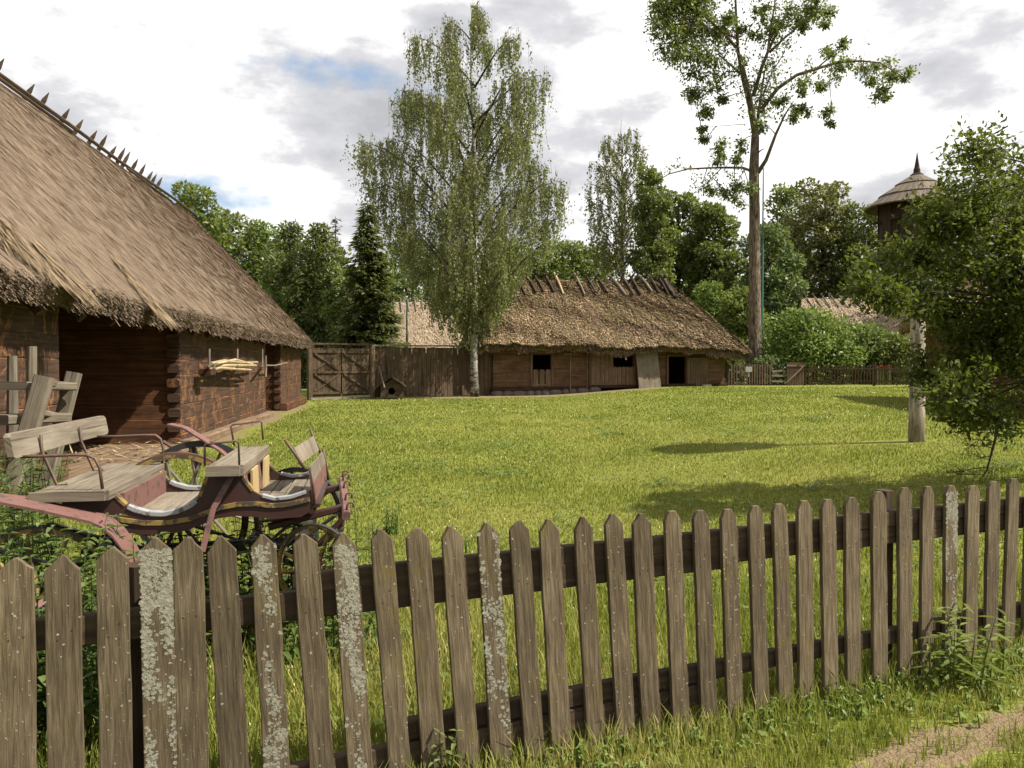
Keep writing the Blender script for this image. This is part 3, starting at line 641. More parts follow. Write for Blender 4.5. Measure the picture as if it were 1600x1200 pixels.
# floor follows the underside
low = [tz(x, y-5, W0) for x, y in SIDE[20:33]]
mb = MB()
for (a, b), (c, d_) in zip(low, low[1:]): mb.beam(cp(a, W0+.04, b), cp(a, W1-.01, b), abs(a-c)*1.08, .02, up=(0, 0, 1), bev=.1)
mb.build('underbody', M_maroon, car)
t0, z0 = tz(190, 792, W0); t1, z1 = tz(318, 800, W0)
mb = MB()
for k in range(5):
    tt_ = t0+(t1-t0)*(k+.5)/5; mb.beam(cp(tt_, W0+.035, z0-.075), cp(tt_, W1-.005, z0-.075), (t1-t0)/5-.006, .02, bev=.1)
mb.build('floor', M_plank, car)
t2, _ = tz(384, 790, W0); t3, _ = tz(486, 790, W0)
mb = MB()
for k in range(4):
    tt_ = t2+(t3-t2)*(k+.5)/4; mb.beam(cp(tt_, W0+.035, tz(430, 789, W0)[1]), cp(tt_, W1-.005, tz(430, 789, W0)[1]), (t3-t2)/4-.006, .02, bev=.1)
mb.build('floor', M_plank, car)
zs = tz(165, 768, 0)[1]
def cross(px, ztop, zbot, mat, nm='cross_panel', lean=0.):
    t = T(px); mb = MB(); mb.plate([(W0+.031, 0), (W1-.001, 0), (W1-.001, 1), (W0+.031, 1)], cp(t, 0, zbot), Cw, Vector((0, 0, ztop-zbot))+Cx*lean, Cx*.02); return mb.build(nm, mat, car)
cross(186, zs-.03, z0-.08, M_pink); cross(100, zs-.03, zs-.16, M_maroon)
zc = tz(345, 732, 0)[1]
cross(326, zc-.02, z0-.07, M_maroon); cross(384, zc-.03, tz(430, 785, W0)[1], M_pink, lean=-.03)
for q0_, q1_, q2_, q3_ in ((W0+.10, W0+.34, W0+.30, W0+.08), (W1-.34, W1-.12, W1-.08, W1-.30)):
    mb = MB(); mb.plate([(q0_, 0), (q1_, 0), (q2_, .20), (q3_, .20)], cp(T(392), 0, zc-.235), Cw, zv, Cx*-.012); mb.build('seat_riser', M_cream, car)
# seats
def seat(nm, tA, tB, wA, wB, z, th, nb=3):
    mb = MB(); k = (wB-wA)
    for i in range(nb):
        a = tA+(tB-tA)*(i+.5)/nb; mb.beam(cp(a, wA, z-th/2), cp(a, wB, z-th/2), abs(tB-tA)/nb-.003, th, bev=.06)
    mb.beam(cp(tB+.008, wA, z-th/2), cp(tB+.008, wB, z-th/2), .02, th+.012, bev=.1); mb.beam(cp(tA, wA-.01, z-th/2), cp(tB, wA-.01, z-th/2), .02, th+.012, bev=.1)
    return mb.build(nm, M_plank, car)
tA, zA = tz(47, 775); tB = tz(165, 768)[0]
seat('seat', tA, tB, 0, 1.24, zs, .04)
tE = tz(322, 730)[0]; tF = tz(375, 728)[0]
seat('seat', tE, tF, 0, 1.05, zc+.01, .045, 2)
# rear backrest and its irons
zb = 1.185; tb_ = -.46
mb = MB(); n_ = (Cx*.95+zv*-.0).normalized()
mb.plate([(-.05, -.053), (-.03, -.062), (1.38, -.062), (1.41, -.045), (1.41, .045), (1.38, .062), (-.02, .062), (-.05, .045)], cp(tb_, 0, zb), Cw, zv+Cx*-.18, Cx*.032); mb.build('backrest', M_plank, car)
def rod(pts, r=.0085, mat=M_iron, nm='iron_rod', n=7):
    mb = MB(); mb.tube(pts, r, n); return mb.build(nm, mat, car, smooth=True)
zt = zs
for w_ in (.27, .86): rod([cp(tb_+.045, w_, zb+.03), cp(tb_+.05, w_, zb-.06), cp(tA+.03, w_, zs), cp(tA+.08, w_, zs+.008)])
rod([cw(*p, .05) for p in ((32, 714), (60, 713), (110, 711), (135, 711), (148, 716), (156, 732), (160, 764))], nm='armrest')
rod([cw(*p, 1.18) for p in ((146, 682), (180, 682), (225, 680), (243, 680), (251, 686), (255, 702), (253, 724))], nm='armrest')
rod([cw(*p, .03) for p in ((320, 728), (320, 695), (322, 694), (369, 689), (373, 691), (374, 730))], .006, nm='armrest')
rod([cw(*p, 1.0) for p in ((366, 697), (361, 666), (363, 664), (406, 658), (409, 660), (411, 687))], .006, nm='armrest')
# rims of the two cut-outs: tin strip, yellow moulding
def rim(pts, w_, wid, mat, nm, up=.006):
    mb = MB(); P_ = [cw(x, y, w_) for x, y in pts]
    Pt = []
    for a, b in zip(P_, P_[1:]): mb.beam(a+zv*up, b+zv*up, wid, .014, up=zv, bev=.1)
    return mb.build(nm, mat, car)
UC1 = [(200, 793), (210, 798), (232, 804), (255, 805), (280, 800), (298, 791), (306, 784)]
for w_ in (W0+.0, W1+.0):
    sh_ = lambda L, w=w_: L
    mb = MB(); prof = [tz(x, y, W0) for x, y in UC1]
    for (a, b), (c, d_) in zip(prof, prof[1:]): mb.beam(cp(a, w_+.015, b+.005), cp(c, w_+.015, d_+.005), .045, .028, bev=.15)
    mb.build('tin_rim', M_tin, car)
    for seg in ([(172, 769), (184, 780), (196, 791)], [(312, 777), (320, 756), (327, 735)], [(374, 734), (382, 752), (395, 768)], [(410, 776), (430, 781), (455, 778), (478, 770)]):
        mb = MB(); prof = [tz(x, y, W0) for x, y in seg]
        for (a, b), (c, d_) in zip(prof, prof[1:]): mb.beam(cp(a, w_+.015, b+.004), cp(c, w_+.015, d_+.004), .04, .02, bev=.15)
        mb.build('rim_moulding', M_tin if seg[0][0] == 410 else M_yellow, car)
mb = MB(); prof = [tz(x, y, W0) for x, y in ((158, 806), (190, 812), (225, 817), (260, 817), (300, 810), (322, 801), (345, 793), (370, 788), (400, 787), (425, 790), (450, 788), (484, 780))]
for (a, b), (c, d_) in zip(prof, prof[1:]): mb.beam(cp(a, W0-.003, b), cp(c, W0-.003, d_), .012, .026, bev=.1)
mb.build('yellow_stripe', M_yellow, car)
# mudguard over the near rear wheel
def guard(pts, wA, wB, par, mat=M_pink, nm='mudguard', pl=None):
    mb = MB(); P_ = [tz(x, y, wA) for x, y in pts]
    for (a, b), (c, d_) in zip(P_, P_[1:]):
        n0 = len(mb.V)
        for t_, z_, w_ in ((a, b, wA), (c, d_, wA), (c, d_, wB), (a, b, wB)): mb.V += [cp(t_, w_, z_), cp(t_, w_, z_-.014)]
        q = [n0, n0+2, n0+4, n0+6]; e = [0, .1, .2, .3]
        mb.face(q, [(0, 0), (.1, 0), (.1, .1), (0, .1)]); mb.face([i+1 for i in q[::-1]], [(0, 0), (.1, 0), (.1, .1), (0, .1)])
        for i in range(4): j = (i+1) % 4; mb.face((q[j], q[i], q[i]+1, q[j]+1), [(0, 0), (.1, 0), (.1, .02), (0, .02)])
    return mb.build(nm, mat, par)
guard([(-60, 777), (0, 784), (60, 796), (140, 814), (158, 822), (175, 836), (190, 856), (205, 882)], -.17, .03, car)
# step iron and front board
rod_pts = [cw(365, 738, .06), cw(350, 765, .05), cw(333, 795, .03), cw(325, 825, .01), cw(316, 862, -.02)]
mb = MB()
for a, b in zip(rod_pts, rod_pts[1:]): mb.beam(a, b, .03, .012, up=Cw, bev=.2)
mb.build('step_iron', M_pink, car)
# front: backboard, dashboard, splinter bar with iron hooks
def board(q, th, mat, nm):
    mb = MB(); P_ = [cw(x, y, w) for x, y, w in q]; nn = (P_[1]-P_[0]).cross(P_[3]-P_[0]).normalized()*th; n0 = len(mb.V); mb.V += P_+[p+nn for p in P_]
    for f in ((3, 2, 1, 0), (4, 5, 6, 7), (0, 1, 5, 4), (1, 2, 6, 5), (2, 3, 7, 6), (3, 0, 4, 7)): mb.face([n0+i for i in f], [(0, 0), (0, .3), (.1, .3), (.1, 0)])
    return mb.build(nm, mat, car)
board([(459, 700, .45), (490, 681, .95), (499, 703, .95), (472, 724, .45)], .015, M_plank, 'footboard')
board([(485, 730, .12), (505, 706, .62), (509, 722, .62), (488, 757, .12)], .012, M_plank, 'dashboard')
board([(488, 757, .12), (509, 722, .62), (511, 745, .62), (491, 787, .12)], .012, M_pink, 'dashboard')
for a in ([(445, 687, .4), (460, 708, .4), (477, 734, .4)], [(485, 671, .95), (492, 690, .95), (503, 712, .95)], [(486, 735, .1), (490, 760, .1), (491, 790, .1)], [(505, 702, .62), (508, 720, .62), (513, 750, .62)]): rod([cw(*p) for p in a], .009)
mb = MB(); a = cw(541, 806, .06); b = cw(534, 750, .98); mb.beam(a, b, .045, .05, bev=.2, seg=4, wob=.004); bar = mb.build('splinter_bar', M_pink, car)
for f in (.03, .28, .62, .85, .98):
    c = a.lerp(b, f)+zv*.035; ph = random.uniform(-.4, .4); pts = [c-zv*.03]+[c+Cx*(.028+.022*math.cos(th+ph)*(1-.06*k))+zv*(.014+.022*math.sin(th+ph)*(1-.06*k)) for k, th in enumerate(np.linspace(PI, -1.0, 9))]
    mb = MB(); mb.tube(pts, .0062, 6); mb.build('hook', M_iron, bar, smooth=True)
for w_ in (.22, .8):
    p = a.lerp(b, w_); mb = MB(); mb.beam(p, p-Cx*.42-zv*.10, .05, .04, bev=.2); mb.build('shaft', M_maroon, car)
mb = MB(); mb.beam(cw(545, 800, .5), cw(470, 880, .5), .03, .03); mb.build('draw_bar', M_maroon, car)
# undercarriage
def wheel(c, r, ns, nm, par, ax=None, mats=None, steer=0.):
    ax = ax or (Cw*math.cos(steer)+Cx*math.sin(steer)); ax = ax.normalized(); e1 = ax.cross(zv).normalized(); e2 = e1.cross(ax).normalized() if False else zv
    mrim, mty, msp, mhub = mats or (M_yellow, M_steel, M_yellow, M_pink)
    def ringmb(ri, ro, hw):
        mb = MB(); n = 44; n0 = 0
        for k in range(n):
            th = 2*PI*k/n; d_ = e1*math.cos(th)+e2*math.sin(th)
            for rr, s in ((ri, -1), (ro, -1), (ro, 1), (ri, 1)): mb.V.append(c+d_*rr+ax*hw*s)
        for k in range(n):
            q = k*4; p = ((k+1) % n)*4
            for i in range(4): j = (i+1) % 4; mb.face((q+i, q+j, p+j, p+i), [(k*.06, i*.03), (k*.06, i*.03+.03), (k*.06+.06, i*.03+.03), (k*.06+.06, i*.03)])
        return mb
    w_ = ringmb(r*.905, r*.97, .016).build(nm, mrim, par)
    ringmb(r*.97, r, .015).build('tyre', mty, w_)
    mb = MB(); mb.tube([c-ax*.085, c-ax*.07, c-ax*.02, c+ax*.02, c+ax*.07, c+ax*.085], [.03, .042, .06, .06, .042, .03], 14); mb.build('hub', mhub, w_, smooth=False)
    for k in range(ns):
        th = 2*PI*(k+.3)/ns; d_ = e1*math.cos(th)+e2*math.sin(th); mb = MB(); mb.tube([c+d_*.05, c+d_*r*.4, c+d_*r*.92], [.015, .014, .010], 7); mb.build('spoke', msp, w_)
    return w_
c = cw(62, 925, -.08); c.z = .79-.41; wheel(c, .41, 12, 'wheel', car)
c = cw(494, 890, .02); wheel(c, .25, 12, 'wheel', car, steer=.5)
c = cw(276, 700, 1.12); c.z = .57; wheel(c, .45, 12, 'wheel', car, mats=(M_yellow, M_iron, M_pole, M_pink))
c = cw(466, 760, 1.15); c.z = .56; wheel(c, .34, 12, 'wheel', car, mats=(M_iron, M_steel, M_pole, M_pink), steer=.45)
for px, z_, in ((70, .42), (470, .44)):
    t_ = T(px); mb = MB(); mb.beam(cp(t_, -.05, z_), cp(t_, 1.15, z_), .06, .07); mb.build('axle', M_steel, car)
for w_ in (.2, .9):
    mb = MB(); t_ = T(90); mb.tube([cp(t_-.35, w_, .62), cp(t_, w_, .5), cp(t_+.35, w_, .64)], .022, 6, flat=.6); mb.build('leaf_spring', M_steel, car)
    mb = MB(); t_ = T(470); mb.tube([cp(t_-.25, w_, .66), cp(t_, w_, .5), cp(t_+.22, w_, .66)], .022, 6, flat=.6); mb.build('leaf_spring', M_steel, car)
mb = MB(); mb.beam(cp(T(80), .55, .5), cp(T(480), .55, .52), .07, .06); mb.build('perch', M_steel, car)
mb = MB(); mb.beam(cp(T(468), .15, .58), cp(T(468), .95, .58), .07, .05); mb.tube([cp(T(440)+.03*math.cos(k), .25, .60+.03*math.sin(k)) for k in np.linspace(0, 5.5, 9)], .01, 6); mb.build('turntable', M_steel, car)
# second vehicle wheel with its own mudguard, standing behind the carriage
c = at(312, 692, 6.2); c.z = .5
ww = thing('cart_wheel', (c.x, c.y, 0), 'spoked cart wheel under a faded pink mudguard behind the carriage seat', 'wheel')
wheel(c, .5, 12, 'rim', ww, mats=(M_steel, M_steel, M_pole, M_iron))
mb = MB(); G = [at(265, 663, 6.2), at(288, 668, 6.2), at(315, 684, 6.2), at(345, 703, 6.2), at(360, 716, 6.2)]
for a, b in zip(G, G[1:]): mb.beam(a, b, .10, .015, bev=.1)
mb.build('mudguard', M_pink, ww)
mb = MB(); mb.tube([at(255, 690, 6.3), at(285, 708, 6.3), at(340, 722, 6.3)], .015, 6); mb.tube([at(297, 690, 6.25), at(306, 735, 6.25)], .02, 6); mb.tube([at(300, 692, 6.25), at(312, 728, 6.25)], .018, 6); mb.build('stay', M_iron, ww)

# ------------------------------------------------------------------ gate, plank fence, kennel
G0 = at(484, 600, 34.6); G0.z = 0; G1 = at(582, 600, 36.4); G1.z = 0; G2 = at(766, 600, 39.6); G2.z = 0
def seg(A, B): d_ = (B-A); L = d_.length; d_.normalize(); return d_, L, Vector((d_.y, -d_.x, 0))
gd, gl, gn = seg(G0, G1)
gate = thing('yard_gate', (G0+G1)/2, 'tall double board gate with crossed braces beside the barn', 'gate')  # dark boards throughout, the birch's shade put into their colour
def gp(s, u, z): return G0+gd*s+gn*u+zv*z
for i in range(2):
    a = .12+i*(gl-.24)/2; b = a+(gl-.24)/2-.05; nb = 7; mb = MB()
    for k in range(nb): x = a+(b-a)*(k+.5)/nb; mb.beam(gp(x, 0, .16), gp(x, 0, 2.28+random.uniform(-.02, .02)), (b-a)/nb-.012, .03, up=gn, bev=.08)
    lf = mb.build('gate_leaf', M_fenceplank, gate)
    mb = MB()
    for z in (.30, 1.22, 2.12): mb.beam(gp(a, .05, z), gp(b, .05, z), .05, .11, bev=.1)
    for z0_, z1_ in ((.38, 1.14), (1.30, 2.05)):
        mb.beam(gp(a+.08, .043, z0_), gp(b-.08, .043, z1_), .035, .08); mb.beam(gp(a+.08, .075, z1_), gp(b-.08, .075, z0_), .03, .08)
    mb.build('brace', M_fenceplank, lf)
for s in (0, gl):
    mb = MB(); mb.beam(gp(s, 0, -.1), gp(s, 0, 2.42), .2, .2, up=gn, bev=.1); mb.build('gate_post', M_fenceplank, gate)
mb = MB(); mb.beam(gp(-.1, 0, 2.46), gp(gl+.1, 0, 2.46), .22, .08); mb.build('lintel', M_fenceplank, gate)
mb = MB(); mb.beam(gp(0, .05, .05), gp(gl, .05, .05), .16, .12); mb.build('threshold', M_pole, gate)
hd, hl, hn = seg(G1, G2)
pf = thing('plank_fence', (G1+G2)/2, 'tall fence of upright rough boards between gate and shed', 'fence')
def hp(s, u, z): return G1+hd*s+hn*u+zv*z
mb = MB(); x = .12
while x < hl:
    wv = random.uniform(.17, .36); 
    mb.beam(hp(x+wv/2, random.uniform(-.03, .05), .05), hp(x+wv/2+random.uniform(-.02, .02), random.uniform(-.03, .03), 2.36), wv-.012, .04, up=hn, bev=.2); x += wv
mb.build('board_panel', M_fenceplank, pf)
mb = MB(); mb.beam(hp(-.05, 0, 2.42), hp(hl, 0, 2.46), .26, .07, seg=5, wob=.015); mb.build('cap_rail', M_pole, pf)
mb = MB(); mb.beam(hp(0, -.07, .6), hp(hl, -.07, .6), .06, .12); mb.beam(hp(0, -.07, 1.9), hp(hl, -.07, 1.9), .06, .12); mb.build('rail', M_fenceplank, pf)
for s in (.0, hl*.5, hl*.97):
    mb = MB(); mb.beam(hp(s, -.1 if s else .03, -.1), hp(s, -.1 if s else .03, 2.38), .2, .18, up=hn); mb.build('post', M_shedplank if s == 0 else M_fenceplank, pf)
# kennel
kc = at(612, 600, 35.6); kc.z = 0; ken = thing('dog_kennel', kc, 'small wooden dog kennel with round entrance by the plank fence', 'kennel')
kx = Vector((.97, .12, 0)).normalized(); ky = Vector((-kx.y, kx.x, 0))
def kp(a, b, z): return kc+kx*a+ky*b+zv*z
hole = [(.15*math.cos(q), .36+.16*math.sin(q)) for q in np.linspace(-PI/2, 3*PI/2, 17)]
out_ = [(0, .06), (-.52, .06), (-.52, .62), (0, .92), (.52, .62), (.52, .06), (0, .06)]
mb = MB(); mb.plate(hole[:1]+hole[1:]+out_[:0]+[(.0, .2), (0, .06), (-.5, .06), (-.5, .62), (0, .88), (.5, .62), (.5, .06), (.0, .06)], kp(0, 0, 0), kx, zv, ky*.04); mb.build('front', M_fenceplank, ken)
mb = MB(); mb.plate([(-.5, .06), (.5, .06), (.5, .62), (0, .88), (-.5, .62)], kp(0, 1.1, 0), kx, zv, ky*.03)
for s in (-1, 1): mb.beam(kp(.49*s, .04, .34), kp(.49*s, 1.1, .34), .03, .56)
mb.beam(kp(0, .05, .1), kp(0, 1.1, .1), .95, .03); mb.build('walls', M_logd, ken)
for s in (-1, 1):
    mb = MB(); mb.beam(kp(.33*s, -.14, .79), kp(.33*s, 1.2, .79), .80, .035, up=(Vector((.33*s*1.2, 0, 0)).x*kx+zv*.55)); mb.build('roof_board', M_rail, ken)
mb = MB(); a = at(592, 572, 36.0); b = at(601, 606, 35.2); mb.tube([b, a.lerp(b, .5), a], .035, 7); mb.build('leaning_stick', M_plank, None, label='grey stick leaning behind the kennel roof', category='stick')

# ------------------------------------------------------------------ thatched shed across the yard
shed = thing('thatched_shed', sp(SL/2, 0, .2), 'low log shed with shaggy thatched roof across the lawn', 'shed')
SD = -5.2
op = []
w0, w1 = s_at(832), s_at(861); op.append((w0, w1, z_at(845, 607), z_at(845, 552)))
d0, d1 = s_at(924), s_at(990); op.append((d0, d1, z_at(950, 606), z_at(950, 543)))
e0, e1 = s_at(1044), s_at(1072); op.append((e0, e1, z_at(1058, 610), z_at(1058, 557)))
base_z = [gzf(*sp(s, 0, 0).xy) for s in (0, SL)]
mb = MB(); logwall(mb, sp(0, -.09, 0), Sx, SL, .42, 2.75, .24, .18, op); mb.build('log_wall', M_shedlog, shed)
mb = MB(); logwall(mb, sp(.09, -.1, 0), -Sn, -SD-.2, .42, 2.75, .24, .18); mb.build('log_wall', M_shedlog, shed)
mb = MB(); logwall(mb, sp(SL-.09, -.1, 0), -Sn, -SD-.2, .42, 2.75, .24, .18); mb.build('log_wall', M_shedlog, shed)
mb = MB(); logwall(mb, sp(0, SD+.09, 0), Sx, SL, .42, 2.75, .24, .18); mb.build('log_wall', M_shedlog, shed)
mb = MB(); mb.beam(sp(-.1, .02, .32), sp(d0, .02, .36), .26, .2, seg=5, wob=.01); mb.beam(sp(d0, .03, .42), sp(SL+.1, .02, .50), .26, .16); mb.build('sill_beam', M_logd, shed)
mb = MB(); mb.beam(sp(.1, -2.6, .3), sp(SL-.1, -2.6, .3), 5.0, .05); mb.build('floor', M_inside, shed)
zE = lambda t: 2.66-.36*sstep(8.8, SL+.6, t)-.1*np.sin(np.clip(np.asarray(t)/SL, 0, 1)*PI)
srf = roof('roof', sp, M_thatch2, shed, (-.75, SL+.7), (.85, SL-2.35), .88, SD/2, zE, 6.12, .36, 120000, .34, .12, .05, .046, 420, True, .45, fl=1.4)
# foundation stones
x = -.1
while x < d0+.1:
    wv = random.uniform(.35, .75); n_ = 10; p = sp(x+wv/2, .03, gzf(*sp(x+wv/2, 0, 0).xy)+.10)
    mb = MB(); rings = []
    for k in range(5):
        f = (k-2)/2*.98; rr = math.sqrt(max(.02, 1-f*f)); rings.append((p+Sx*(f*wv*.52), rr))
    mb.tube([r_[0] for r_ in rings], [max(.03, .20*r_[1]**.5) for r_ in rings], 9); mb.build('foundation_stone', M_stone, shed, smooth=True); x += wv-.02
# window with three round-topped half shutters
fz0, fz1 = op[0][2], op[0][3]
mb = MB()
for s in (w0-.06, w1+.06): mb.beam(sp(s, .03, fz0-.05), sp(s, .03, fz1+.05), .12, .1, up=Sn)
mb.beam(sp(w0-.14, .035, fz1+.07), sp(w1+.14, .035, fz1+.07), .1, .1); fr = mb.build('window_frame', M_shedplank, shed)
wz = z_at(845, 577)
for k in range(3):
    a = w0+(w1-w0)*(k+.5)/3; hw = (w1-w0)/6-.03; zt_ = wz
    mb = MB(); mb.plate([(-hw, fz0), (hw, fz0), (hw, zt_-.07), (hw*.7, zt_-.015), (0, zt_), (-hw*.7, zt_-.015), (-hw, zt_-.07)], sp(a, .02, 0), Sx, zv, Sn*.04, swap=True); mb.build('shutter_board', M_shedplank, fr)
mb = MB()
for z in (wz-.2, fz0+.12): mb.beam(sp(w0, -.01, z), sp(w1, -.01, z), .04, .07)
mb.build('shutter_rail', M_shedplank, fr)
# stable door: left leaf full height, right leaf half height with round-topped boards
dz0, dz1 = op[1][2], op[1][3]; dm = s_at(958)
mb = MB()
for s in (d0-.07, d1+.05): mb.beam(sp(s, .03, dz0-.1), sp(s, .03, dz1+.1), .14, .12, up=Sn)
dfr = mb.build('door_frame', M_shedlog, shed)
mb = MB(); nb = 5
for k in range(nb): x = d0+(dm-d0)*(k+.5)/nb; mb.beam(sp(x, .02, dz0), sp(x, .02, dz1), (dm-d0)/nb-.015, .04, up=Sn, bev=.1)
for z in (dz0+.05, (dz0+dz1)/2+.1): mb.beam(sp(d0, .06, z), sp(dm, .06, z), .04, .09)
mb.build('door_leaf', M_shedplank, shed)
mb = MB(); hz = z_at(975, 573); nb = 5
for k in range(nb):
    x = dm+(d1-dm)*(k+.5)/nb; hw = (d1-dm)/nb/2-.008
    mb.plate([(-hw, dz0), (hw, dz0), (hw, hz-.06), (hw*.7, hz-.015), (0, hz), (-hw*.7, hz-.015), (-hw, hz-.06)], sp(x, .0, 0), Sx, zv, Sn*.04, swap=True)
mb.beam(sp(dm, .07, dz0+.05), sp(d1, .07, dz0+.05), .04, .09); mb.build('half_door', M_shedplank, shed)
# board panel leaning beside the door, open door leaf at the right doorway
a0, a1 = s_at(990), s_at(1024); mb = MB(); nb = 4
for k in range(nb): x = a0+(a1-a0)*(k+.5)/nb; mb.beam(sp(x+.06, .62, gzf(*sp(x, .6, 0).xy)), sp(x-.05, .30, 2.62), (a1-a0)/nb-.004, .04, up=Sn, bev=.1)
mb.build('board_screen', M_plank, None, label='pale board screen leaning against the shed beside the stable door', category='boards')
ez0, ez1 = op[2][2], op[2][3]; mb = MB()
for s in (e0-.06, e1+.06): mb.beam(sp(s, .03, ez0), sp(s, .03, ez1+.08), .12, .12, up=Sn)
mb.beam(sp(e0-.12, .035, ez1+.06), sp(e1+.12, .035, ez1+.06), .1, .12); mb.build('door_frame', M_shedlog, shed)
q0, q1 = s_at(1074), s_at(1103); mb = MB(); nb = 8
for k in range(nb): f = (k+.5)/nb; x = q0+(q1-q0)*f; mb.beam(sp(x, .08+.18*f, ez0+.03), sp(x, .08+.18*f, ez1-.1), (q1-q0)/nb-.008, .03, up=Sn, bev=.15)
mb.beam(sp(q0, .13, ez1-.12), sp(q1+.05, .31, ez1-.09), .04, .09); mb.build('door_leaf', M_shedplank, shed)
mb = MB(); mb.beam(sp(s_at(1092), .3, .42), sp(s_at(1106), .36, .42), .3, .22); mb.build('door_step', M_pole, shed)
for x, py0, py1, nm, lab in ((890, 553, 608, 'hay_rake', 'wooden hay rake hung upright on the shed wall right of the window'), (916, 548, 613, 'leaning_pole', 'thin straight pole leaning on the shed wall left of the stable door')):
    mb = MB(); mb.tube([sp(s_at(x), .16, z_at(x, py1)), sp(s_at(x)+.03, .07, z_at(x, py0))], .028, 6)
    if nm == 'hay_rake':
        zt_ = z_at(x, py0); mb.beam(sp(s_at(880), .09, zt_), sp(s_at(900), .09, zt_+.01), .05, .06)
        for k in range(7): mb.tube([sp(s_at(880)+.08+k*.08, .09, zt_), sp(s_at(880)+.08+k*.08, .13, zt_-.1)], .008, 5)
    mb.build(nm, M_plank, None, label=lab, category='rake' if nm == 'hay_rake' else 'pole')
# crossed ridge poles
RT = [822, 835, 852, 868, 900, 916, 932, 955, 972, 986, 1002, 1016, 1030, 1044, 1058, 1070, 1088]
def s_ridge(px): return (onplane(px, 440, sp(0, SD/2, 6), Sn)-S0).dot(Sx)
slope = (6.12-2.6)/(.88-SD/2)
for px in [806]+RT:
    s = max(.9, min(SL-2.4, s_ridge(px))); 
    for sg in (1, -1):
        r = random.uniform(.055, .08); L_ = random.uniform(.95, 1.3); sk = random.uniform(.05, .42)*(1 if sg > 0 else -1)
        top = sp(s-sk*.3, SD/2-.22*sg, 6.12+.36+random.uniform(-.08, .08)); bot = sp(s+sk, SD/2+L_*sg, 6.12-L_*slope+.34)
        mid = sp(s, SD/2+.06*sg, 6.27)
        mb = MB(); mb.tube([top, mid, mid.lerp(bot, .5)+zv*.04, bot], [r*.7, r, r, r*.9], 6); mb.build('ridge_pole', M_straw if random.random() < .08 else M_dbark if random.random() < .6 else M_pole, srf)

# ------------------------------------------------------------------ right side: dovecote on its post
pc = at(1432, 690, 13.0); pc = Vector((pc.x, pc.y, gzf(pc.x, pc.y)))
dv = thing('dovecote', pc, 'wooden dovecote with shingled cone roof and spire on a tall round post', 'dovecote')
zd0, zd1, zd2, zd3 = at(1430, 405, 13).z, at(1430, 318, 13).z, at(1430, 274, 13).z, at(1430, 238, 13).z
mb = MB(); mb.tube([pc-zv*.2, pc+zv*.5, pc+zv*1.6, Vector((pc.x, pc.y, zd0+.05))], [.128, .122, .115, .105], 16); mb.build('post', M_post, dv, smooth=True)
R = 60/F*13*.92
mb = MB(); ns = 8
cor = [Vector((pc.x-.05+R*math.cos(2*PI*(k+.3)/ns), pc.y+R*math.sin(2*PI*(k+.3)/ns), 0)) for k in range(ns)]
for k in range(ns):
    a, b = cor[k], cor[(k+1) % ns]; nb = 4
    for q in range(nb):
        p = a.lerp(b, (q+.5)/nb); nn = (p-Vector((pc.x-.05, pc.y, 0))); nn.z = 0
        mb.beam(p+zv*zd0, p+zv*(zd1+.02), (b-a).length/nb-.004, .025, up=nn, bev=.1)
bodyd = mb.build('body', M_dovewood, dv)
mb = MB(); mb.plate([(c_.x-pc.x, c_.y-pc.y) for c_ in cor], Vector((pc.x, pc.y, zd0-.03)), (1, 0, 0), (0, 1, 0), (0, 0, .05)); mb.build('floor_disc', M_redwood, dv)
for k in range(ns):
    a, b = cor[k], cor[(k+1) % ns]; m_ = (a+b)/2; nn = (m_-Vector((pc.x-.05, pc.y, 0))).normalized()
    if nn.y > .5: continue
    tn = (b-a).normalized()
    for z in (zd0+.28, zd0+.62):
        mb = MB(); mb.plate([(-.05, 0), (.05, 0), (.05, .09), (.03, .13), (0, .145), (-.03, .13), (-.05, .09)], m_+zv*z+nn*.012, tn, zv, nn*.004); mb.build('hole_shade_plate', M_inside, dv)  # flat dark plate on the boards, the hole's shade put into colour
        mb = MB(); mb.beam(m_+zv*(z-.02)+nn*.01, m_+zv*(z-.02)+nn*.13, .16, .02); mb.build('perch', M_dovewood, dv)
RR = 66/F*13*1.06; mb = MB(); cx = Vector((pc.x-.05, pc.y, 0)); n_ = 30
for tier in range(3):
    f0, f1 = tier/3-.04*(tier > 0), (tier+1)/3
    for k in range(n_):
        th = 2*PI*(k+.5*(tier % 2))/n_; dr = Vector((math.cos(th), math.sin(th), 0)); pts = []
        r0, r1 = RR*(1-f0)+.05, RR*(1-f1)+.05
        prof = lambda f: zd1-.07+(zd2-zd1+.07)*(f**.9)
        wv = 2*PI*r0/n_*.96; w2 = 2*PI*r1/n_
        n0 = len(mb.V); sd = Vector((-dr.y, dr.x, 0)); a = cx+dr*r0+zv*(prof(max(f0, 0))+.012+.010*tier); b = cx+dr*r1+zv*(prof(f1)+.004+.010*tier)
        nn = (b-a).cross(sd).normalized(); nn = nn if nn.z > 0 else -nn
        o = random.uniform(0, .006)
        mb.V += [a-sd*wv/2+nn*o, a+sd*wv/2+nn*o, b+sd*w2/2, b-sd*w2/2, a-sd*wv/2-nn*.022, a+sd*wv/2-nn*.022, b+sd*w2/2-nn*.02, b-sd*w2/2-nn*.02]
        rv = random.random()*8
        for f in ((0, 1, 2, 3), (7, 6, 5, 4), (0, 4, 5, 1), (1, 5, 6, 2), (3, 7, 4, 0)): mb.face([n0+i for i in f], [(rv, 0), (rv, .1), (rv+.2, .1), (rv+.2, 0)])
mb.build('roof', M_shingle, dv)
mb = MB(); c_ = Vector((pc.x-.05, pc.y, 0)); mb.tube([c_+zv*(zd2-.03), c_+zv*(zd2+.01), c_+zv*(zd2+.03)], [.10, .10, .07], 12)
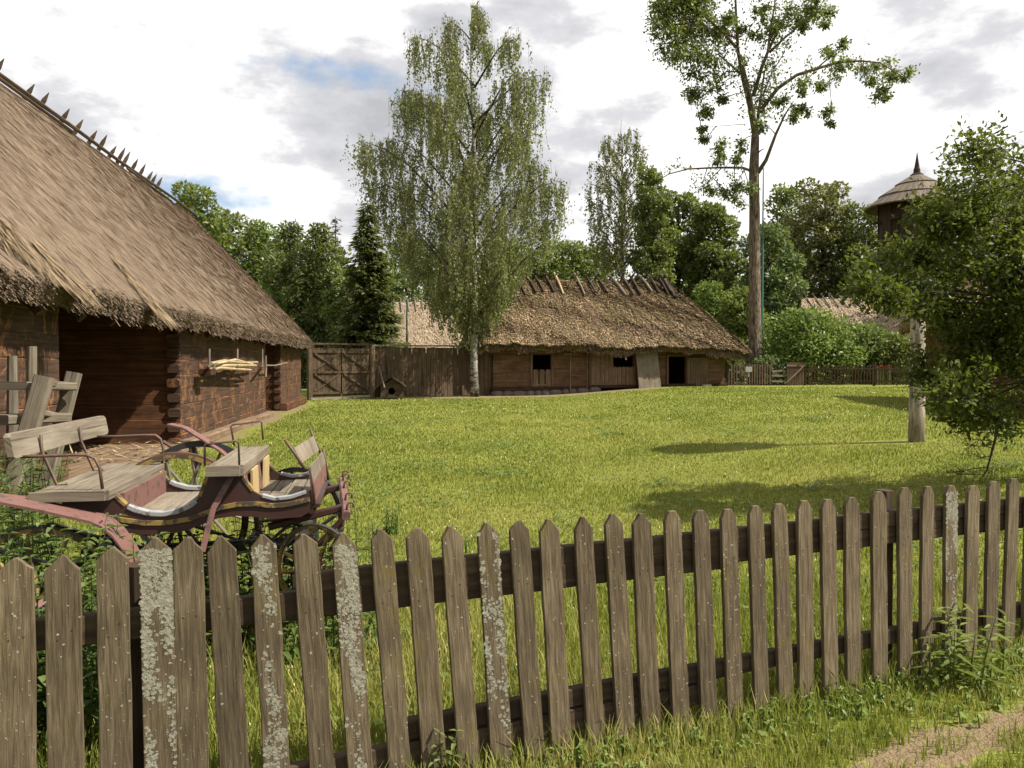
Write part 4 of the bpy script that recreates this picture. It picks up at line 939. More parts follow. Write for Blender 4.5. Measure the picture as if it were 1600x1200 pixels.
mb.tube([c_+zv*(zd2+.02), c_+zv*(zd2+.10), c_+zv*(zd2+.12), c_+zv*(zd3-.0)], [.055, .05, .04, .004], 10); mb.build('spire', M_dovewood, dv)

# far garden picket fence, gate panel, white board
def farfence(name, xa, xb, ya, yb, hgt, label, post_every=2.6, parent=None):
    A = at(xa, 600, ya); B = at(xb, 600, yb); A.z = B.z = 0; d_, L, nn = seg(A, B); M_ = (A+B)/2
    t = thing(name, (M_.x, M_.y, gzf(M_.x, M_.y)), label, 'fence'); mb = MB(); x = .07
    g = lambda s: gzf(*(A+d_*s).xy)
    while x < L:
        mb.beam(A+d_*x+zv*(g(x)+.06), A+d_*x+zv*(g(x)+hgt+random.uniform(-.03, .03)), .075, .025, up=nn, bev=.2); x += .145
    mb.build('picket_panel', M_fenceplank, t)
    for z in (.25, hgt-.22):
        mb = MB(); mb.beam(A-nn*.04+zv*(g(0)+z), B-nn*.04+zv*(g(L)+z), .05, .09); mb.build('rail', M_fenceplank, t)
    n_ = max(1, int(L/post_every))
    for k in range(n_+1):
        s = L*k/n_; mb = MB(); mb.beam(A+d_*s-nn*.1+zv*(g(s)-.1), A+d_*s-nn*.1+zv*(g(s)+hgt+.08), .13, .13, up=nn); mb.build('post', M_fenceplank, t)
    return t
farfence('picket_fence', 1137, 1206, 42.2, 42.6, 1.15, 'short dark picket fence between the shed and the tall tree')
farfence('picket_fence', 1257, 1480, 42.8, 41.0, 1.1, 'long low dark picket fence before the round shrub', 3.2)
A = at(1206, 600, 42.6); B = at(1228, 600, 42.7); mb = MB()
for z in (.65, .95, 1.2): mb.beam(Vector((A.x, A.y, z)), Vector((B.x, B.y, z)), .04, .1)
mb.build('rail_gap', M_pole, None, label='three plain rails closing the gap between the garden fences', category='rails')
A = at(1229, 600, 42.6); B = at(1256, 600, 42.8); mb = MB(); gt = thing('garden_gate', (A.x, A.y, .42), 'dark boarded garden gate between two low picket fences', 'gate')
for k in range(7): p = A.lerp(B, (k+.5)/7); mb.beam(Vector((p.x, p.y, .46)), Vector((p.x, p.y, 1.66)), .125, .03, up=(0, -1, 0))
lfg = mb.build('gate_leaf', M_fenceplank, gt)
mb = MB(); mb.beam(Vector((A.x, A.y-.05, .6)), Vector((B.x, B.y-.05, 1.5)), .03, .09); mb.beam(Vector((A.x, A.y-.04, 1.48)), Vector((B.x, B.y-.04, 1.48)), .04, .1); mb.build('brace', M_shedplank, lfg)
mb = MB(); a = at(1170, 577, 42.2); mb.beam(a-Vector((.17, 0, 0)), a+Vector((.17, 0, 0)), .03, .28, bev=.05); mb.beam(Vector((a.x, a.y+.04, .9)), Vector((a.x, a.y+.04, a.z)), .05, .05, up=(0, 1, 0)); mb.build('notice_board', M_white, None, label='small blank pale board on the short picket fence by the tall trunk', category='board')
# slim green poles
for px, pt, pb, Yd, lab in ((1190, 262, 600, 46.5, 'very tall thin green mast beside the tall bare trunk'), (636, 468, 600, 47, 'thin green mast before the pale thatched roof behind the plank fence')):
    a = at(px, pb, Yd); b = at(px, pt, Yd); mb = MB(); g = gzf(a.x, a.y)
    mb.tube([Vector((a.x, a.y, g-.2)), Vector((a.x, a.y, g+(b.z-g)*.55)), Vector((a.x, a.y, b.z))], [.075, .06, .03], 8); mb.build('thin_mast', M_greenpole, None, base=(a.x, a.y, g), label=lab, category='mast')

# houses behind
def cottage(name, c, ang, L, W_, ze, zr, mat, wallm, label, nst, hip=1.2, poles=0, wst=.05):
    e = Vector((math.cos(ang), math.sin(ang), 0)); n_ = Vector((e.y, -e.x, 0)); g = gzf(c[0], c[1]); O = Vector((c[0], c[1], 0))
    P = lambda t, u, z: O+e*t+n_*u+zv*z
    h_ = thing(name, (c[0], c[1], g), label, 'house')
    for p0, dr, ln in ((P(-L/2, W_/2-.09, 0), e, L), (P(-L/2, -W_/2+.09, 0), e, L), (P(-L/2+.09, W_/2-.2, 0), -n_, W_-.4), (P(L/2-.09, W_/2-.2, 0), -n_, W_-.4)):
        mb = MB(); logwall(mb, p0, dr, ln, g+.05, ze+.2, .25, .18); mb.build('log_wall', wallm, h_)
    r_ = roof('roof', P, mat, h_, (-L/2-.6, L/2+.6), (-L/2+hip, L/2-hip), W_/2+.6, 0, ze, zr, .3, nst, .4, .05, .03, wst, 60)
    sl_ = (zr-ze)/(W_/2+.6)
    for k in range(poles):
        s = -L/2+hip+.2+(L-2*hip-.4)*k/max(1, poles-1)
        for sg in (1, -1):
            mb = MB(); mb.tube([P(s-.1, -.15*sg, zr+.28), P(s, .05*sg, zr+.1), P(s+.25, .95*sg, zr-.95*sl_+.14)], .045, 5); mb.build('ridge_pole', M_pole, r_)
    return h_, P
cottage('thatched_house', (-8.2, 57, 0), -.05, 9.0, 6.5, 2.4, 6.05, M_thatch3, M_logd, 'pale thatched roof rising behind the tall plank fence', 14000, 1.0, 14, .06)
cottage('thatched_house', (23.5, 52.5, 0), -.12, 9.5, 6.5, 2.7, 5.95, M_thatch3, M_logd, 'thatched cottage behind the round shrub with poles on its ridge', 9000, .5, 16, .06)
hs, HP = cottage('log_house', (15.9, 21.2, 0), 1.38, 11, 6.0, 3.0, 5.6, M_thatch2, M_redwood, 'reddish log house in deep shade behind the right hand tree', 9000, 1.0, 0, .05)

# ------------------------------------------------------------------ trees
def leaves_np(C, N_, size, asp=.55, hang=.3, six=False):
    n = len(C); A = unit(N_+rdir(n)*.9+np.array([0, 0, -hang])); Nn = unit(N_+rdir(n)*.7+np.array([0, 0, .4])); L = size*rng.uniform(.6, 1.35, n)
    return (leaf6 if six else leaf4)(C, A, Nn, L, L*asp)
def clump(c, r, n, shell=.35):
    d_ = rdir(n); k = 1-np.abs(rng.normal(0, shell, n)).clip(0, .95); P = np.array(c)+d_*np.array(r)*k[:, None]; return P, d_
def limb_tubes(mb, base, tips, r0, n=6, sag=.1, curve=.3):
    for b, t, ra in tips:
        b = Vector(b); t = Vector(t); m_ = b.lerp(t, .5)+Vector((random.uniform(-1, 1), random.uniform(-1, 1), random.uniform(0, 1)))*((t-b).length*curve*.3)
        mb.tube([b, b.lerp(m_, .5)+Vector((0, 0, -.02)), m_, m_.lerp(t, .55), t], [ra, ra*.8, ra*.62, ra*.42, ra*.15], n)
def broadleaf(px, ptop, wpx, Yd, lm, label, nleaf=9000, lsize=.26, low=.22, name='broadleaf_tree', group='trees behind the yard', trunkm=None, ncl=26, egg=.55, asp=.6, base_z=None, tight=.30, cat='tree'):
    t_ = at(px, ptop, Yd); g = gzf(t_.x, t_.y); H = t_.z-g; R = wpx/2/F*Yd; c0 = Vector((t_.x, t_.y, g))
    tr = thing(name, c0, label, cat, group); mb = MB(); r0 = max(.06, H*.022)
    top = c0+Vector((random.uniform(-.3, .3), random.uniform(-.3, .3), H*.86)); mids = [c0-zv*.2, c0.lerp(top, .3)+Vector((random.uniform(-.15, .15), 0, 0)), c0.lerp(top, .65)+Vector((random.uniform(-.25, .25), 0, 0)), top]
    mb.tube(mids, [r0*1.15, r0*.85, r0*.5, r0*.12], 9); Cs, Ns, Rn = [], [], []; tips = []
    for k in range(ncl):
        h_ = low+(1-low)*((k+.5)/ncl)**.9; e = (h_-low)/(1-low); env = max(.12, math.sqrt(max(.02, 1-((e-egg+.1)/(.62 if e > egg-.1 else .5))**2)))
        env = min(1, env); th = k*2.4+random.uniform(-.5, .5); rr = R*env*random.uniform(.38, .80)
        cr = R*random.uniform(.24, .40)*(.55+.45*env)
        c_ = c0+Vector((math.cos(th)*rr, math.sin(th)*rr, min(H*h_, H-cr*.75))); n_ = int(nleaf/ncl*random.uniform(.7, 1.3)*(cr/(R*.3))**2)
        P, d_ = clump(c_, (cr*1.1, cr*1.1, cr*.8), n_, tight); Cs.append(P); Ns.append(unit(d_+np.array([0, 0, .35]))); Rn.append(np.clip(.45+rng.normal(0, .22, n_)+random.uniform(-.15, .15), 0, 1))
        hb = max(.12, h_-.22-.1*random.random()); b_ = c0.lerp(top, min(.95, hb/.86)); tips.append((b_, c_, r0*.34*(1-.6*e)))
    n_ = int(nleaf*.22); P = np.array(c0)+np.array([0, 0, H*(low+1)/2])+rdir(n_)*np.array([R*.85, R*.85, H*(1-low)*.47])*rng.random((n_, 1))**.5
    Cs.append(P); Ns.append(rdir(n_)); Rn.append(np.clip(.4+rng.normal(0, .2, n_), 0, 1))
    limb_tubes(mb, c0, tips, r0)
    mb.build('trunk', trunkm or M_dbark, tr, smooth=True)
    C_ = np.concatenate(Cs); V, Qq = leaves_np(C_, np.concatenate(Ns), lsize, asp)
    np_quads('crown', V, Qq, lm, tr, rnd=np.concatenate(Rn)); return tr
def spruce(px, ptop, wpx, Yd, lm, label, dens=1.0, name='spruce_tree', lsz=.34, low=.04, group='trees behind the yard', trunkm=None):
    t_ = at(px, ptop, Yd); g = gzf(t_.x, t_.y); H = t_.z-g; R = wpx/2/F*Yd; c0 = Vector((t_.x, t_.y, g)); tr = thing(name, c0, label, 'tree', group)
    mb = MB(); mb.tube([c0-zv*.2, c0+zv*H*.5, c0+zv*H], [H*.02, H*.012, .015], 8); C_, A_ = [], []
    lv = int(H/.30)
    for k in range(lv):
        h_ = low+(1-low)*k/lv; r = R*(1-h_)**.85*random.uniform(.75, 1.1)+.08; nb = max(5, int(13*dens*(1-h_*.5)))
        for q in range(nb):
            th = random.uniform(0, 2*PI); rr = r*random.uniform(.65, 1.1); d_ = np.array([math.cos(th), math.sin(th), 0]); z0_ = g+H*h_+random.uniform(-.1, .1)
            m_ = max(4, int(rr/.11*dens)); s = rng.random(m_)**.7; p = np.array([c0.x, c0.y, z0_])+np.outer(s*rr, d_); p[:, 2] += -.32*rr*s+.22*rr*s**2.5; p += rng.normal(0, .06, p.shape)
            sd = np.array([-d_[1], d_[0], 0]); C_.append(p); A_.append(d_*.7+np.outer(rng.choice([-1, 1], m_)*rng.uniform(.2, .8, m_), sd)+np.outer(rng.uniform(-.7, .05, m_), [0, 0, 1]))
            if q % 3 == 0: mb.tube([(c0.x, c0.y, z0_), tuple(p[0]*0+np.array([c0.x, c0.y, z0_])+d_*rr*.9+np.array([0, 0, -.16*rr]))], [.025, .006], 4, cap=False)
    mb.build('trunk', trunkm or M_dbark, tr); C_ = np.concatenate(C_); A_ = np.concatenate(A_); n_ = len(C_)
    V, Qq = leaf4(C_, A_, rdir(n_)*.6+np.array([0, 0, 1]), lsz*rng.uniform(.5, 1.2, n_), .13*rng.uniform(.6, 1.3, n_)); np_quads('crown', V, Qq, lm, tr, rnd=np.clip(rng.normal(.45, .25, n_), 0, 1)); return tr
def birch(px, pbase, ptop, env, Yd, label, nstr=2600, lsize=.10, trunk_r=.24, seed=1, skip=None, group=None, lpm=15):
    """env: list of (py, left px, right px) outlines of the hanging crown"""
    random.seed(seed); b = at(px, pbase, Yd); g = gzf(b.x, b.y); c0 = Vector((b.x, b.y, g)); top = at(px-8, ptop, Yd); H = top.z-g
    tr = thing('birch_tree', c0, label, 'tree', group); mb = MB()
    tp = [c0-zv*.2]+[c0+zv*H*f+Vector((random.uniform(-.08, .08)-.1*f, 0, 0)) for f in (.08, .2, .35, .5, .65, .8, .93, 1.)]
    mb.tube(tp, [trunk_r*1.35, trunk_r*1.05, trunk_r*.92, trunk_r*.82, trunk_r*.66, trunk_r*.5, trunk_r*.32, trunk_r*.13, .02], 12)
    trunk = mb.build('trunk', M_birch, tr, smooth=True)
    ys = [e[0] for e in env]; Lx = [e[1] for e in env]; Rx = [e[2] for e in env]
    mb = MB(); S_c = []; nl = 44
    for k in range(nl):
        f = ((k+.5)/nl); pyt = ys[0]+12+(ys[-1]-ys[0]-90)*f**.85; lx = np.interp(pyt, ys, Lx); rx = np.interp(pyt, ys, Rx)
        th = k*2.399+random.uniform(-.3, .3); ca, sa = math.cos(th), math.sin(th); half = (rx-px if ca > 0 else px-lx)*random.uniform(.72, 1.05); depth = (rx-lx)/2*.95*random.uniform(.6, 1)
        z1 = at(px, pyt, Yd).z; tip = Vector((c0.x+ca*half/F*Yd, c0.y+sa*depth/F*Yd, z1)); ln = (tip-Vector((c0.x, c0.y, z1))).length
        zb = max(g+H*.12, z1-ln*random.uniform(.7, 1.15)); s0 = Vector((c0.x, c0.y, zb)); kn = s0.lerp(tip, .6)+zv*ln*.14
        P_ = [s0, s0.lerp(kn, .5)+zv*.05, kn, kn.lerp(tip, .6)+zv*ln*.03, tip, tip+Vector((ca*.15, sa*.15, -.5))]
        r = .02+.035*min(1, ln/4); mb.tube(P_, [r*1.3, r, r*.75, r*.5, r*.3, .008], 6)
        for _ in range(int(nstr/nl*(.45+.9*ln/5))):
            q = random.random()**.62; i_ = min(4, int(q*5)); p = P_[i_].lerp(P_[i_+1], q*5-i_); S_c.append((p, ln))
    mb.build('limbs', M_dbark, tr, smooth=True)
    C_, A_, Rn = [], [], []; TV = []
    for p, ln in S_c:
        sp_ = .25+.09*ln; x0 = p.x+random.gauss(0, sp_*.55); y0 = p.y+random.gauss(0, sp_*.75); L_ = random.uniform(.5, 1.9)*(1.3 if ln > 2.5 else .8)
        if random.random() < .12: L_ *= 1.7
        pxs = 800+x0/y0*F; pys = 570-(p.z-EYE)/Yd*F
        zl = g+ (2.2 if skip is None else skip)
        L_ = min(L_, max(.3, p.z-zl)); m_ = max(4, int(L_*lpm)); s = np.sort(rng.random(m_))*L_; dx, dy = random.gauss(0, .07), random.gauss(0, .07); z = p.z+random.uniform(-.1, .25)
        pp = np.stack([x0+dx*s+.10*np.sin(s*2+x0*9), y0+dy*s, z-s], 1)+rng.normal(0, .035, (m_, 3)); C_.append(pp)
        A_.append(np.stack([rng.normal(0, .5, m_), rng.normal(0, .5, m_), -np.abs(rng.normal(.8, .3, m_))], 1)); Rn.append(np.clip(rng.normal(.45, .2, m_)+random.gauss(0, .12), 0, 1)); TV.append((x0, y0, z, x0+dx*L_, y0+dy*L_, z-L_))
    C_ = np.concatenate(C_); A_ = np.concatenate(A_); Rn = np.concatenate(Rn)
    pz = 570-(C_[:, 2]-EYE)/Yd*F; mx = 800+C_[:, 0]/Yd*F; jt = rng.normal(0, 9, len(C_)); kp = (mx > np.interp(pz, ys, Lx)+jt) & (mx < np.interp(pz, ys, Rx)+jt); C_, A_, Rn = C_[kp], A_[kp], Rn[kp]
    n_ = len(C_); L = lsize*rng.uniform(.6, 1.35, n_)
    V, Qq = leaf4(C_, A_, rdir(n_)*(1, 1, .4), L, L*.62); np_quads('crown', V, Qq, L_birch, tr, rnd=Rn)
    tv = np.array(TV); tz_ = 570-(tv[:, 5]-EYE)/Yd*F; tx_ = 800+tv[:, 3]/Yd*F; tv = tv[(tx_ > np.interp(tz_, ys, Lx)) & (tx_ < np.interp(tz_, ys, Rx))]; V0 = tv[:, :3]; V1 = tv[:, 3:]; o = np.array([.006, 0, 0]); V = np.stack([V0-o, V0+o, V1+o*.5, V1-o*.5], 1).reshape(-1, 3)
    np_quads('hanging_twigs', V, np.arange(len(V)).reshape(-1, 4), L_brown, tr, rnd=np.full(len(tv), .3), kind='stuff'); return tr
ENV = [(-14, 700, 735), (20, 680, 752), (60, 640, 800), (110, 600, 855), (180, 605, 855), (240, 545, 868), (300, 575, 885), (370, 590, 884), (410, 620, 850), (435, 640, 812), (470, 655, 795), (540, 680, 762)]
birch(742, 619, -6, ENV, 38.4, 'tall weeping birch with white trunk standing left of the shed', nstr=3900, lsize=.12, seed=3, lpm=15, trunk_r=.17)
ENV2 = [(185, 955, 990), (240, 925, 1015), (300, 915, 1030), (370, 915, 1045), (430, 925, 1050), (470, 950, 1040)]
birch(972, 560, 185, ENV2, 60, 'slender second birch rising behind the shed ridge', nstr=1500, lsize=.17, trunk_r=.2, seed=5, lpm=11)
random.seed(11)
# tall tree with long bare trunk
YT = 45.0; b0 = at(1180, 600, YT); g = gzf(b0.x, b0.y); tt0 = thing('tall_tree', (b0.x, b0.y, g), 'very tall tree with long bare trunk and thin high crown', 'tree')
mb = MB()
def tpts(L, dy=0): return [at(x, y, YT+dy*i/max(1, len(L)-1)) for i, (x, y) in enumerate(L)]
tk = [Vector((b0.x, b0.y, g-.3))]+tpts([(1180, 560), (1179, 430), (1179, 330), (1178, 265), (1180, 215), (1180.5, 196)]); mb.tube(tk, [.42, .37, .32, .29, .27, .22, .13], 14)
LB = [([(1180, 210), (1172, 165), (1162, 125), (1153, 80), (1150, 20), (1147, -50)], .19, 1.5), ([(1180, 208), (1176, 170), (1168, 130), (1158, 85)], .14, -1), ([(1160, 118), (1140, 100), (1122, 85), (1105, 92)], .07, 1), ([(1150, 74), (1128, 48), (1104, 28), (1090, -5)], .09, -1.5), ([(1151, 60), (1125, 48), (1085, 40), (1060, 30)], .07, -2), ([(1158, 112), (1135, 112), (1110, 130), (1092, 150)], .05, 1.5),
      ([(1181, 205), (1189, 150), (1194, 115), (1199, 98)], .10, -.6), ([(1177, 150), (1190, 105), (1200, 80), (1203, 50), (1210, 10), (1216, -50)], .12, -1.5), ([(1202, 76), (1218, 42), (1235, 10), (1245, -25)], .08, 1), ([(1202, 82), (1225, 60), (1255, 35), (1284, 5)], .08, -1), ([(1192, 150), (1205, 115), (1222, 88), (1228, 70)], .05, 0.5),
      ([(1186, 175), (1215, 138), (1245, 117), (1280, 106), (1310, 97), (1345, 95), (1375, 98), (1408, 118)], .12, -2), ([(1275, 108), (1298, 88), (1312, 72)], .05, -2), ([(1300, 98), (1296, 130), (1300, 170)], .04, 0), ([(1345, 96), (1352, 125), (1378, 145)], .04, 0),
      ([(1184, 270), (1197, 250), (1212, 210), (1226, 180), (1240, 158)], .13, -1), ([(1176, 268), (1160, 262), (1120, 262), (1075, 264), (1045, 272), (1028, 282)], .085, -1), ([(1128, 262), (1105, 285), (1085, 305)], .035, .5), ([(1105, 263), (1098, 285), (1100, 300)], .03, 0), ([(1165, 194), (1120, 197), (1045, 203)], .018, 0), ([(1183, 240), (1190, 234), (1196, 232)], .05, -1)]
TTB = []
for pts, r, dy in LB:
    P_ = tpts(pts, dy); TTB += [a_.lerp(b_, f_) for a_, b_ in zip(P_, P_[1:]) for f_ in (0, .33, .66)]; mb.tube(P_, [r*(1-.8*i/(len(P_)-1)) for i in range(len(P_))], 7)
CLU = [(1050, 15, 34), (1080, 55, 36), (1045, 55, 22), (1070, 90, 28), (1098, 115, 25), (1085, 140, 22), (1090, 168, 18), (1115, 45, 34), (1040, 25, 26), (1130, 155, 13), (1122, 133, 15), (1140, 30, 13), (1160, 45, 13), (1105, 8, 38), (1075, 20, 40), (1060, 75, 25), (1100, 85, 26), (1030, 10, 20), (1190, 15, 22), (1215, 25, 24), (1240, 20, 28), (1265, 12, 28), (1290, 15, 16), (1295, 42, 11), (1256, 42, 14), (1180, 50, 14), (1210, 50, 12), (1300, 82, 15), (1312, 72, 12), (1325, 100, 17), (1350, 108, 18), (1375, 108, 16), (1400, 122, 16), (1414, 120, 11), (1375, 140, 16), (1385, 155, 9), (1352, 128, 13), (1265, 130, 18), (1288, 135, 13), (1252, 145, 10), (1300, 172, 13), (1297, 190, 9), (1262, 168, 12), (1200, 168, 17), (1215, 160, 16), (1240, 188, 11), (1195, 198, 13), (1246, 172, 9), (1108, 214, 13), (1130, 225, 16), (1155, 225, 14), (1150, 252, 11), (1125, 245, 9), (1100, 200, 7), (1170, 290, 14), (1150, 290, 16), (1130, 300, 14), (1150, 310, 18), (1110, 300, 12), (1060, -25, 45), (1110, -40, 45), (1170, -40, 40), (1230, -40, 40), (1280, -25, 30)]
Cs, Ns, Rn = [], [], []
for x, y, r in CLU:
    c_ = at(x, y, YT+random.uniform(-1.6, 1.6)); rm = r*1.15/F*YT; nb_ = min(TTB, key=lambda q: (q-c_).length); m_ = nb_.lerp(c_, .5)+Vector((0, 0, .12)); mb.tube([nb_, m_, c_, c_+Vector((random.uniform(-.3, .3), 0, -.3))], [.03, .024, .016, .006], 5)
    for q in range(4): mb.tube([m_.lerp(c_, q/3), c_+Vector((random.gauss(0, rm*.6), random.gauss(0, rm*.6), random.gauss(0, rm*.5)))], [.012, .004], 4)
    n_ = int(260*rm*rm*(2.3 if x < 1120 and y < 190 else 1.5))+160
    nsub = max(2, int(rm*5))
    for q in range(nsub):
        cc = np.array(c_)+rdir(1)[0]*rm*random.uniform(.2, .95)*np.array([1, 1, .8]); P, d_ = clump(cc, (rm*.7, rm*.7, rm*.55), max(8, n_//nsub), .8); Cs.append(P); Ns.append(d_); Rn.append(np.clip(rng.normal(.4, .22, len(P))+random.gauss(0, .1), 0, 1))
for q in random.sample([p_ for p_ in TTB if p_.z > at(1180, 190, YT).z], 95)+random.sample([p_ for p_ in TTB if p_.x < at(1160, 262, YT).x and p_.z < at(1180, 240, YT).z], 9):
    for z_ in range(3):
        c_ = q+Vector((random.gauss(0, .38), random.gauss(0, .4), random.gauss(-.05, .38))); mb.tube([q, q.lerp(c_, .6)+Vector((0, 0, .05)), c_], [.014, .009, .003], 4, cap=False); n_ = random.randint(5, 22)
        Cs.append(np.array(c_)+rng.normal(0, .17, (n_, 3))); Ns.append(rdir(n_)); Rn.append(np.clip(rng.normal(.5, .22, n_), 0, 1))
mb.build('trunk', M_bark, tt0, smooth=True)
C_ = np.concatenate(Cs); V, Qq = leaves_np(C_, np.concatenate(Ns), .165, .62, .5); np_quads('crown', V, Qq, L_mid, tt0, rnd=np.concatenate(Rn))

# individual trees behind the yard
B = broadleaf
B(312, 288, 120, 60, L_light, 'pale leafy tree peeping over the end of the barn ridge', 8000, .30)
B(262, 300, 110, 66, L_light, 'pale tree mostly hidden behind the barn roof', 3500, .3)
B(362, 330, 120, 64, L_mid, 'mid green rounded tree right of the barn roof end', 8000, .3)
B(412, 345, 110, 66, L_light, 'yellowish tree between the barn roof and the dark conifers', 7500, .3)
B(455, 348, 125, 54, L_spruce, 'broad dark conifer nearest the barn roof', 15000, .26, low=.03, name='dark_conifer', asp=.45, egg=.4, ncl=40)
B(500, 350, 120, 52, L_spruce, 'broad dark conifer between its twin and the brown dying conifer', 15000, .26, low=.03, name='dark_conifer', asp=.45, egg=.4, ncl=40)
spruce(524, 338, 62, 56, L_brown, 'brown dying conifer with bare top among dark trees', .55, 'dead_conifer')
spruce(574, 312, 150, 45, L_spruce, 'pointed dark spruce behind the yard gate', 2.3, lsz=.5)
B(548, 420, 90, 50, L_dark, 'dark low tree behind the kennel', 7000, .26)
B(640, 372, 120, 66, L_mid, 'green tree seen between spruce and weeping birch', 7500, .3)
B(700, 380, 110, 70, L_dark, 'dark tree directly behind the birch trunk', 5000, .3)
B(800, 375, 120, 70, L_mid, 'mid green tree behind the right side of the weeping birch', 6000, .3)
B(925, 383, 95, 68, L_mid, 'green tree behind the left part of the second birch', 6000, .3)
B(845, 392, 90, 64, L_light, 'light green tree showing above the shed ridge beside the weeping birch', 6000, .28)
B(886, 375, 110, 66, L_mid, 'green tree between the two birches', 8000, .3)
B(1020, 262, 85, 56, L_mid, 'leafy tree right of the second birch', 8000, .26, low=.3)
B(1060, 300, 100, 62, L_dark, 'dark tree left of the tall bare trunk', 9000, .30)
B(1115, 318, 110, 58, L_dark, 'dark tree just left of the tall bare trunk above the shed end', 9500, .30)
B(1205, 352, 120, 54, L_blue, 'bluish green drooping tree right of the tall bare trunk', 10000, .26, low=.1)
B(1232, 290, 110, 70, L_mid, 'distant tree above the bluish tree', 7000, .3)
B(1285, 282, 140, 64, L_olive, 'large olive toned tree left of the dovecote', 11000, .30)
B(1345, 320, 120, 62, L_mid, 'mid green tree directly left of the dovecote body', 9000, .3)
B(1160, 450, 90, 50, L_light, 'bright yellow green small tree at the right end of the shed', 6000, .22, low=.1)
B(1112, 440, 80, 52, L_light, 'bright small tree behind the shed roof hip', 4500, .22, low=.15)
B(1385, 395, 120, 56, L_mid, 'green tree below the dovecote floor', 7000, .28)
B(1450, 340, 160, 60, L_dark, 'dark tree behind the dovecote post', 7000, .3)
B(1560, 300, 200, 48, L_dark, 'dark tree behind the near right tree', 7000, .3)
# shrubs
B(1262, 482, 165, 45.2, L_light, 'big round bright shrub behind the low garden fence', 9500, .20, low=.05, name='round_shrub', group='shrubs in the garden', ncl=34, egg=.45, cat='shrub')
B(1345, 505, 120, 46.0, L_mid, 'mid green shrub right of the round bright shrub', 6000, .20, low=.05, name='garden_shrub', group='shrubs in the garden', cat='shrub')
B(1395, 520, 90, 45.5, L_mid, 'small green shrub left of the dovecote post', 4000, .20, low=.05, name='garden_shrub', group='shrubs in the garden', cat='shrub')
B(1203, 556, 60, 44.0, L_blue, 'small low bush at the foot of the thin mast', 1800, .16, low=.05, name='garden_shrub', group='shrubs in the garden', cat='shrub')
B(1143, 552, 55, 44.0, L_blue, 'small low bush behind the short picket fence', 1500, .16, low=.05, name='garden_shrub', group='shrubs in the garden', cat='shrub')
# the wood far behind, read as one mass
Cs, Ns = [], []
for k in range(90):
    px = random.uniform(-700, 2500); Yd = random.uniform(76, 100); zt = random.uniform(9, 14); x = (px-800)/F*Yd; R_ = random.uniform(2.5, 4.5)
    for q in range(7):
        P, d_ = clump((x+random.uniform(-R_, R_)*.7, Yd+random.uniform(-R_, R_)*.6, zt*(.15+.8*q/7)), (R_*.7, R_*.7, R_*.55), 190, .3); Cs.append(P); Ns.append(unit(d_+np.array([0, 0, .3])))
C_ = np.concatenate(Cs); V, Qq = leaves_np(C_, np.concatenate(Ns), .55, .7); np_quads('far_wood', V, Qq, L_dark, base=(0, 88, 0), rnd=np.clip(rng.normal(.5, .25, len(Qq)), 0, 1), kind='stuff', label='dark far wood closing the view behind all the trees', category='wood')

# ------------------------------------------------------------------ near tree at the right
nt_base = Vector((6.7, 8.6, gzf(6.7, 8.6))); nt_ = thing('leafy_tree', nt_base, 'near leafy tree with drooping dark branches at the right edge', 'tree')
NC = [(1372, 452, 18), (1400, 402, 16), (1382, 440, 16), (1522, 490, 42), (1565, 500, 60), (1464, 350, 24), (1452, 398, 22), (1442, 470, 20), (1545, 240, 34), (1582, 268, 48), (1512, 285, 34), (1550, 320, 48), (1466, 335, 20), (1495, 345, 38), (1600, 350, 70), (1392, 418, 22), (1358, 432, 18), (1500, 410, 60), (1570, 430, 70), (1418, 452, 34), (1392, 470, 26), (1470, 478, 30), (1447, 585, 14), (1492, 560, 34), (1540, 530, 70), (1590, 560, 70), (1530, 610, 58), (1580, 635, 45), (1500, 605, 26), (1545, 660, 30), (1500, 640, 25), (1690, 370, 80), (1690, 480, 100), (1670, 590, 80), (1780, 470, 100), (1620, 480, 80), (1640, 420, 80)]
Cs, Ns, Rn = [], [], []; mb = MB()
th_ = [nt_base-zv*.2, nt_base+Vector((-.05, 0, .8)), nt_base+Vector((-.15, -.05, 1.8)), nt_base+Vector((-.3, -.1, 3.2)), nt_base+Vector((-.5, 0, 4.6))]; mb.tube(th_, [.17, .14, .115, .08, .03], 12); tips = []
for x, y, r in NC:
    Yd = 8.4+random.uniform(-.8, .8); c_ = at(x, y, Yd); rm = r/F*Yd; nsub = max(3, int((rm*7)**1.6)); nsub = min(int(nsub*1.9), 56)
    tips.append((th_[1].lerp(th_[4], min(.9, max(.1, (c_.z-1.6)/3.6))), c_, .022))
    for q in range(nsub):
        cc = np.array(c_)+rdir(1)[0]*np.array([rm, rm*1.2, rm])*random.uniform(.15, .95); n_ = int(130*(1+rm)) if x < 1640 else 110
        # spray: leaves along a small twig
        d0_ = unit((np.array([random.gauss(-.3, .8), random.gauss(0, .8), random.gauss(.15, .55)]))[None])[0]; s = rng.uniform(-.5, 1, n_)*min(.42, .16+rm*.4)
        P = cc+np.outer(s, d0_)+rng.normal(0, .075, (n_, 3)); Cs.append(P); Ns.append(rdir(n_)*.7+d0_*.5); Rn.append(np.clip(rng.normal(.38, .22, n_)+random.gauss(0, .12), 0, 1))
        mb.tube([tuple(cc-d0_*.2), tuple(cc+d0_*.12), tuple(cc+d0_*.35)], [.007, .005, .002], 4, cap=False)
limb_tubes(mb, nt_base, tips, .05, 6)
